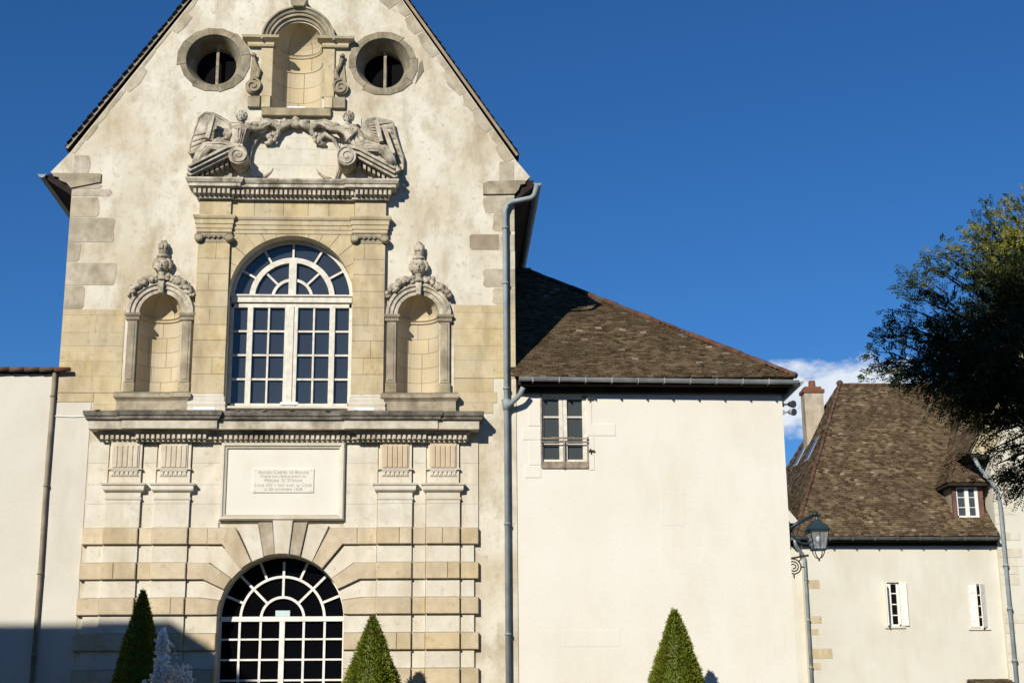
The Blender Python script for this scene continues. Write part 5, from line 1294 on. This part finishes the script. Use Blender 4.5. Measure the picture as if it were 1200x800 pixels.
while z < gk.z-.6:
    h = rr.uniform(.28, .42)
    if rr.random() < .6: s.rect(gx0+.003, gx0+rr.choice((.4, .75, .95)), z, z+h-.01, GY-.014, GY+.02, .006)
    z += h
build_clusters(s, 'quoin', M['stone_pale'], gb)
s = MB()
for sg in (-1, 1):
    ap = Vector((gxc, GY-.12, gap+.10)); e = Vector((gxc+sg*(gdx+.08), GY-.12, gk.z-.02)); ab, eb = ap+Vector((0, 10, 0)), e+Vector((0, 10, 0))
    if sg < 0: plane_tiles(s, eb, e, ap, 8, .2, .14, d=ab)
    else: plane_tiles(s, e, eb, ab, 9, .2, .14, d=ap)
gr = s.build('roof', M['tile_far'], gb, recalc=False)
s = MB(); zz = Vector((0, 0, -.10)); v = [Vector((gxc-gdx-.08, GY-.11, gk.z-.04)), Vector((gxc, GY-.11, gap+.07)), Vector((gxc+gdx+.08, GY-.11, gk.z-.04))]; w2 = [q+Vector((0, 10, 0)) for q in v]
s.add([v[0], v[1], w2[1], w2[0], v[2], w2[2]], [(0, 1, 2, 3), (1, 4, 5, 2)]); s.build('roof_boarding', M['stone_brown'], gr, recalc=False)
s = MB(); s.prism([(gk.x-.04, gk.z-.04), (gx0+.0, gk.z-.04), (gx0+.0, gk.z-.24), (gk.x+.05, gk.z-.20)], GY-.03, GY+1.2); s.prism([(2*gxc-gk.x+.04, gk.z-.04), (gx1, gk.z-.04), (gx1, gk.z-.24), (2*gxc-gk.x-.05, gk.z-.20)], GY-.03, GY+9.8); build_clusters(s, 'eave', M['eave_wood'], gb)
p0, p1 = P(1147, 546, GY-.15), P(1168, 576, GY-.15)
s = MB(); s.tube(bend([(p0.x-.12, GY-.05, gk.z-.2), (p0.x, GY-.15, p0.z-.02), (p1.x+.02, GY-.15, p1.z+.1), (gx0+.20, GY-.15, p1.z-.5), (gx0+.20, GY-.15, .1)], r=.2), .08, 10)
for z in (7.6, 5.9, 3.9): s.tube([(gx0+.20, GY-.15, z), (gx0+.20, GY-.15, z+.07)], .12, 10)
s.build('drainpipe', M['pipe_blue'], gb, smooth=True)

# =================================================================== SURROUNDING BUILDINGS out of view (they cast the shade)
cw = thing('courtyard_wing', 'long hipped wing on the left side of the courtyard', 'building', (-18, -19, 0))
s = MB(); s.box(-34, -7.7, -24, -14.2, .01, 8.5); s.build('wall', M['plaster_left'], cw)
s = MB(); R0, E0 = 15.35, 8.5
s.add([(-7.5, -14, E0), (-34.2, -14, E0), (-34.2, -24.2, E0), (-7.5, -24.2, E0), (-16.07, -19.1, R0), (-34.2, -19.1, R0)], [(0, 1, 5, 4), (0, 4, 3), (3, 4, 5, 2), (0, 3, 2, 1), (1, 2, 5)]); s.build('roof', M['tile'], cw)
for k in range(3):
    for z in (1.1, 4.6):
        y = -22.6+k*2.9; s = MB(); s.box(-7.699, -7.66, y, y+1.1, z, z+1.9); w_ = s.build('window', M['white_paint'], cw); s = MB(); s.box(-7.658, -7.65, y+.08, y+.5, z+.08, z+1.8); s.box(-7.658, -7.65, y+.6, y+1.02, z+.08, z+1.8); s.build('pane', M['glass_small'], w_)
th_ = thing('tall_house', 'tall plastered house across the street behind the viewer', 'house', (2.5, -40, 0))
s = MB(); s.box(-4.5, 11, -46, -36.5, .01, 16.6); s.build('wall', M['plaster_left'], th_)
s = MB(); s.box(-4.9, 11.4, -46.4, -36.1, 16.601, 17.15); s.build('parapet', M['stone_grey'], th_)

rh = []
for (x0, x1, y0_, h, pitch, lab) in ((12.5, 44, -52, 11.5, 4.5, 'row of plastered houses closing the street behind the viewer, right side'), (-46, -9.5, -54, 12.0, 4.5, 'row of plastered houses closing the street behind the viewer, left side')):
    t = thing('row_house', lab, 'house', ((x0+x1)/2, y0_, 0))
    s = MB(); s.box(x0, x1, y0_, y0_+10, .01, h); s.build('wall', M['plaster_left'], t)
    s = MB(); s.add([(x0-.3, y0_-.4, h), (x1+.3, y0_-.4, h), (x1+.3, y0_+10.4, h), (x0-.3, y0_+10.4, h), (x0-.3, y0_+5, h+pitch), (x1+.3, y0_+5, h+pitch)], [(0, 1, 5, 4), (3, 4, 5, 2), (0, 4, 3), (1, 2, 5), (0, 3, 2, 1)]); s.build('roof', M['tile'], t)
    n_ = int((x1-x0)/3.2)
    for k in range(n_):
        for z in (1.2, 4.6, 8.0):
            x = x0+1.2+k*3.2; s = MB(); s.box(x, x+1.1, y0_+10.001, y0_+10.04, z, z+1.9); w_ = s.build('window', M['white_paint'], t); s = MB(); s.box(x+.08, x+.5, y0_+10.042, y0_+10.05, z+.08, z+1.8); s.box(x+.6, x+1.02, y0_+10.042, y0_+10.05, z+.08, z+1.8); s.build('pane', M['glass_small'], w_)

# =================================================================== CLIPPED YEWS
def yew():
    t = thing('clipped_yew', 'x', 'tree', (0, 0, 0), 'clipped cone yews in front of the facade')
    H, RB = 4.05, .98
    def prof(h):                                     # radius at height
        d = H-h
        return max(0.0, min(RB, .40*d**.86)) if h > .35 else RB*.9
    s = MB(); s.tube([(0, 0, 0), (0, 0, .5), (0, 0, 3.4)], [.07, .06, .02], 8); s.build('trunk', M['bark'], t)
    rr = random.Random(2); s = MB()
    s.lathe([(prof(H*k/14)*.80+.001, H*k/14) for k in range(1, 14)]+[(.001, H-.10)], (0, 0, 0), 18)
    core = len(s.v)
    n = 27000
    for _ in range(n):
        h = H*(1-rr.random()**.62)*.99+.02
        if h < .22: continue
        a = rr.uniform(0, 2*PI); rad = prof(h); q = 1+.15*noise.noise(Vector((math.cos(a)*2.2, math.sin(a)*2.2, h*2.4)))+.08*noise.noise(Vector((math.cos(a)*7, math.sin(a)*7, h*7)))
        rad *= q*rr.uniform(.84, 1.03)
        o = Vector((rad*math.cos(a), rad*math.sin(a), h)); out = Vector((math.cos(a), math.sin(a), .45+rr.uniform(-.6, .8))).normalized()
        side = out.cross(Vector((rr.uniform(-1, 1), rr.uniform(-1, 1), rr.uniform(-1, 1)))).normalized(); L = rr.uniform(.035, .075); w_ = rr.uniform(.009, .017)
        s.add([o-side*w_, o+side*w_, o+out*L+side*w_*.4, o+out*L-side*w_*.4], [(0, 1, 2, 3)])
    for k in range(220):                            # stray shoots breaking the clipped outline
        h = rr.uniform(.4, H-.15); a = rr.uniform(0, 2*PI); rad = prof(h)*.96; o = Vector((rad*math.cos(a), rad*math.sin(a), h)); out = Vector((math.cos(a)*.6, math.sin(a)*.6, rr.uniform(.2, 1))).normalized()
        for q_ in range(6):
            o2 = o+out*.018*q_; d2 = (out+Vector((rr.uniform(-1, 1), rr.uniform(-1, 1), rr.uniform(-.5, .8)))).normalized(); sd = d2.orthogonal().normalized(); s.add([o2-sd*.008, o2+sd*.008, o2+d2*.05], [(0, 1, 2)])
    for k in range(150):                            # leader shoots at the tip
        h = H-.18+rr.uniform(0, .18); a = rr.uniform(0, 2*PI); o = Vector((rr.uniform(-.04, .04), rr.uniform(-.04, .04), h-.02)); out = Vector((math.cos(a)*.7, math.sin(a)*.7, rr.uniform(-.1, 1))).normalized()
        side = out.orthogonal().normalized(); L = rr.uniform(.05, .11); s.add([o-side*.012, o+side*.012, o+out*L+side*.004, o+out*L-side*.004], [(0, 1, 2, 3)])
    s.build('foliage', M['yew'], t, recalc=False)
    return t
y0 = yew()
for i, (px, py, yy, sxy, lab) in enumerate(((437, 720, -2.0, 1.0, 'sunlit green yew clipped to a cone, just right of the arched doorway'), (790, 712, -2.1, .97, 'sunlit green yew clipped to a cone, in front of the blank cream wall'), (168, 689, -2.1, .80, 'slim dark yew cone standing in shade left of the doorway, behind the fountain'))):
    o = y0 if i == 0 else dup(y0)
    p = P(px, py, yy); o.location = (p.x, yy, 0); k = p.z/4.07; o.scale = (sxy, sxy, k); o.rotation_euler = (0, 0, i*1.9); o['label'] = lab

# =================================================================== FOUNTAIN
FY = -8.0; f0 = P(193, 800, FY); fx = f0.x
ft = thing('fountain', 'white frothy water jets of a fountain, in front of the shaded yew', 'fountain', (fx, FY, 0))
s = MB(); s.lathe([(1.75, 0), (1.85, .05), (1.80, .12), (1.72, .40), (1.85, .46), (1.85, .54), (1.62, .54), (1.60, .22), (.3, .22), (.22, .5), (.18, 1.3), (.30, 1.42), (.75, 1.62), (.80, 1.68), (.72, 1.70), (.2, 1.60), (.001, 1.60)], (fx, FY, 0), 40); s.build('basin', M['stone_grey'], ft, smooth=False)
s = MB(); s.lathe([(.001, 0), (1.61, 0)], (fx, FY, .46), 32); s.build('basin_water', M['glass'], ft)
s = MB(); rr = random.Random(44)
def drop(p, r): s.blob(p, (r*rr.uniform(.7, 1.2), r, r*rr.uniform(.8, 1.5)), 5, .2, 20)
def pxf(px, py, dy=0): q = P(px, py, FY+dy); return Vector(q)
def stream(pts, r, n, spread):
    for k in range(n):
        t = rr.random()*(len(pts)-1); i = min(int(t), len(pts)-2); f = t-i; a = pxf(*pts[i]); b = pxf(*pts[i+1]); q = a.lerp(b, f)
        sp_ = spread[min(i, len(spread)-1)]; drop(q+Vector((rr.gauss(0, sp_), rr.gauss(0, sp_), rr.gauss(0, sp_*.7))), r*rr.uniform(.5, 1.3))
for strand in ([(190.5, 740), (188, 746), (186, 753), (187, 764), (185.5, 776), (183.5, 790), (181, 806)], [(190.5, 740), (193.5, 747), (194.5, 755), (192.5, 766), (193, 780), (191.5, 793), (191, 808)]):
    s.tube([pxf(x+rr.uniform(-.6, .6), y) for x, y in strand], [.035, .05, .045, .03, .035, .03, .04], 7)
    stream(strand, .030, 170, [.03, .03, .03, .035, .04, .05])
stream([(188, 741), (190.5, 738.5), (193, 742)], .030, 40, [.02])
for x, y, r_ in ((205, 785, 9), (201, 797, 9), (216, 787, 9), (222, 797, 7), (213, 799, 9), (176, 799, 8), (170, 805, 8), (190, 805, 9)):
    c = pxf(x, y)
    for k in range(34):
        a = rr.uniform(0, 2*PI); q_ = rr.random()**.5*r_*26/F_PX; drop(c+Vector((math.cos(a)*q_, rr.gauss(0, .08), math.sin(a)*q_)), rr.uniform(.012, .034))
stream([(168, 808), (228, 808)], .030, 200, [.06])
stream([(192, 745), (206, 790)], .011, 36, [.10]); stream([(196, 770), (226, 800)], .011, 36, [.09])
s.build('water_jet', M['water'], ft, smooth=True)

# =================================================================== DARK TREE AT RIGHT
TY = -18.0
tx = P(1330, 500, TY).x
tr = thing('tree', 'dark feathery leafed tree with golden tips, leaning in from the right edge', 'tree', (tx, TY, 0))
rr = random.Random(101)
clus = []   # px, py, depth offset, radius px, weight, gold
for c in [(1195, 335, 0, 48, 2.2), (1160, 375, .4, 46, 2.3), (1195, 420, -.3, 58, 3.2), (1122, 398, .2, 36, 1.7), (1108, 430, .1, 30, 1.0), (1145, 440, -.2, 38, 2.0), (1178, 468, .2, 32, 1.5),
          (1115, 365, -.2, 22, .22), (1155, 328, .2, 22, .25), (1180, 290, .1, 24, .35), (1090, 400, 0, 20, .35), (1085, 440, 0, 20, .45), (1120, 468, 0, 20, .30), (1150, 488, .1, 16, .15),
          (1240, 350, .5, 70, 3), (1240, 440, -.4, 80, 3), (1200, 500, 0, 24, .35), (1195, 548, 0, 18, .3), (1205, 568, 0, 18, .25), (1270, 530, 0, 60, 1.6), (1310, 300, 0, 80, 3), (1300, 420, .8, 110, 4), (1390, 360, .3, 80, 1.6), (1430, 450, -.3, 70, 1.3), (1350, 240, .3, 70, 1.4), (1400, 520, .2, 60, 1.0), (1290, 210, -.2, 50, .8)]:
    if c[3]: clus.append(c)
sprays = [(1030, 400, 1075, 410), (1022, 412, 1070, 425), (1035, 432, 1080, 432), (1045, 445, 1085, 440), (1022, 428, 1060, 430), (1055, 335, 1105, 350), (1062, 350, 1110, 365), (1050, 365, 1100, 375), (1040, 385, 1090, 392), (1068, 322, 1110, 345), (1080, 312, 1125, 335), (1095, 300, 1140, 320), (1102, 290, 1150, 310),
          (1125, 295, 1160, 315), (1140, 262, 1170, 300), (1150, 250, 1180, 290), (1165, 245, 1190, 285), (1175, 235, 1200, 280), (1190, 240, 1215, 280), (1130, 320, 1165, 335), (1135, 275, 1170, 305), (1092, 470, 1110, 440), (1130, 490, 1140, 455), (1112, 480, 1125, 450), (1150, 520, 1190, 500), (1145, 548, 1200, 520), (1165, 572, 1205, 540), (1185, 580, 1215, 550), (1160, 505, 1185, 480)]
lv = MB(); gold = MB(); wd = MB()
def leaf(mbx, o, d, L, w_):
    sd = d.cross(Vector((rr.uniform(-1, 1), rr.uniform(-1, 1), rr.uniform(-1, 1))))
    if sd.length < 1e-3: return
    sd.normalize(); mbx.add([o, o+d*L*.5+sd*w_, o+d*L, o+d*L*.5-sd*w_], [(0, 1, 2, 3)])
def pinnate(mbx, o, d, L, n=9, lw=.034):
    d = d.normalized(); sd = d.cross(Vector((rr.uniform(-.4, .4), 1, rr.uniform(-.4, .4)))).normalized()
    for k in range(n):
        t = (k+.6)/n; q = o+d*L*t-Vector((0, 0, .10*L*t*t))
        for sg in (-1, 1):
            leaf(mbx, q, (sd*sg+d*.6+Vector((0, 0, rr.uniform(-.3, .2)))).normalized(), lw*rr.uniform(.8, 1.25), .0085)
trunk_top = Vector((tx, TY, 3.2))
wd.tube([(tx+.15, TY, 0), (tx+.02, TY+.05, 1.6), (tx+.08, TY, 3.2), (tx-.12, TY+.1, 4.8), (tx-.35, TY, 6.2)], [.20, .15, .12, .08, .04], 10)
fork = Vector((tx-.1, TY, 4.6))
def isgold(q):
    # outer, sun-facing top tips
    return False
for (px, py, dy, rp, wgt) in clus:
    c = P(px, py, TY+dy); R = rp*16/F_PX; n = int(wgt*165)
    mid = fork.lerp(c, .5)+Vector((0, 0, .25)); wd.tube([fork+Vector((rr.uniform(-.1, .1), 0, rr.uniform(-1.2, .8))), mid, c], [.055, .03, .012], 6)
    for _ in range(n):
        v = Vector((rr.gauss(0, 1), rr.gauss(0, 1), rr.gauss(0, 1))).normalized()*(rr.random()**.45)*R; v.y *= 1.5
        o = c+v; d = (v.normalized()*.7+Vector((rr.uniform(-1, .6), rr.uniform(-1, 1), rr.uniform(-.7, .5)))).normalized()
        pinnate(lv, o, d, rr.uniform(.13, .24), 9, .034 if v.length > R*.75 else .048)
sprays += [(a_[0]+rr.uniform(-6, 16), a_[1]+rr.uniform(-12, 12), a_[2]+rr.uniform(0, 20), a_[3]+rr.uniform(-10, 10)) for a_ in sprays if rr.random() < .75]
sprays += [(rr.uniform(1120, 1195), rr.uniform(262, 330), rr.uniform(1175, 1215), rr.uniform(320, 370)) for _ in range(16)]
for (x0, y0_, x1, y1_) in sprays:
    a = P(x1, y1_, TY+rr.uniform(-.4, .4)); b = P(x0, y0_, TY+rr.uniform(-.5, .5)); sag = Vector((0, 0, .05)); m1 = a.lerp(b, .5)+sag
    wd.tube([a, m1, b], [.012, .007, .003], 5)
    g = (y0_ < 300 and x0 >= 1090)
    for k in range(15):
        t = .25+.8*k/15; q = (a.lerp(m1, t*2) if t < .5 else m1.lerp(b, (t-.5)*2)) + Vector((rr.gauss(0, .05), rr.gauss(0, .10), rr.gauss(0, .05))); d = (b-a).normalized()+Vector((rr.uniform(-.5, .5), rr.uniform(-.6, .6), rr.uniform(-.9, .6)))
        pinnate(gold if (g and rr.random() < .55) or rr.random() < .05 else lv, q, d, rr.uniform(.11, .19), 8)
for _ in range(95):
    o = P(min(1215, 1215-abs(rr.gauss(0, 26))), rr.gauss(280, 16), TY+rr.uniform(-.5, .3)); pinnate(gold, o, Vector((rr.uniform(-1, .5), rr.uniform(-1, 1), rr.uniform(-.5, .7))), rr.uniform(.12, .2))
for pts in ([(1230, 490), (1200, 509), (1160, 527)], [(1235, 520), (1200, 530), (1165, 545)], [(1230, 330), (1190, 350), (1150, 378), (1110, 408)]):
    wd.tube([P(x, y, TY) for x, y in pts], [.022]+[.014]*(len(pts)-2)+[.006], 6)
wdo = wd.build('trunk', M['bark'], tr, smooth=True)
lo = lv.build('crown', M['leaf'], tr, recalc=False)
gold.build('golden_tips', M['leaf_gold'], tr, recalc=False)
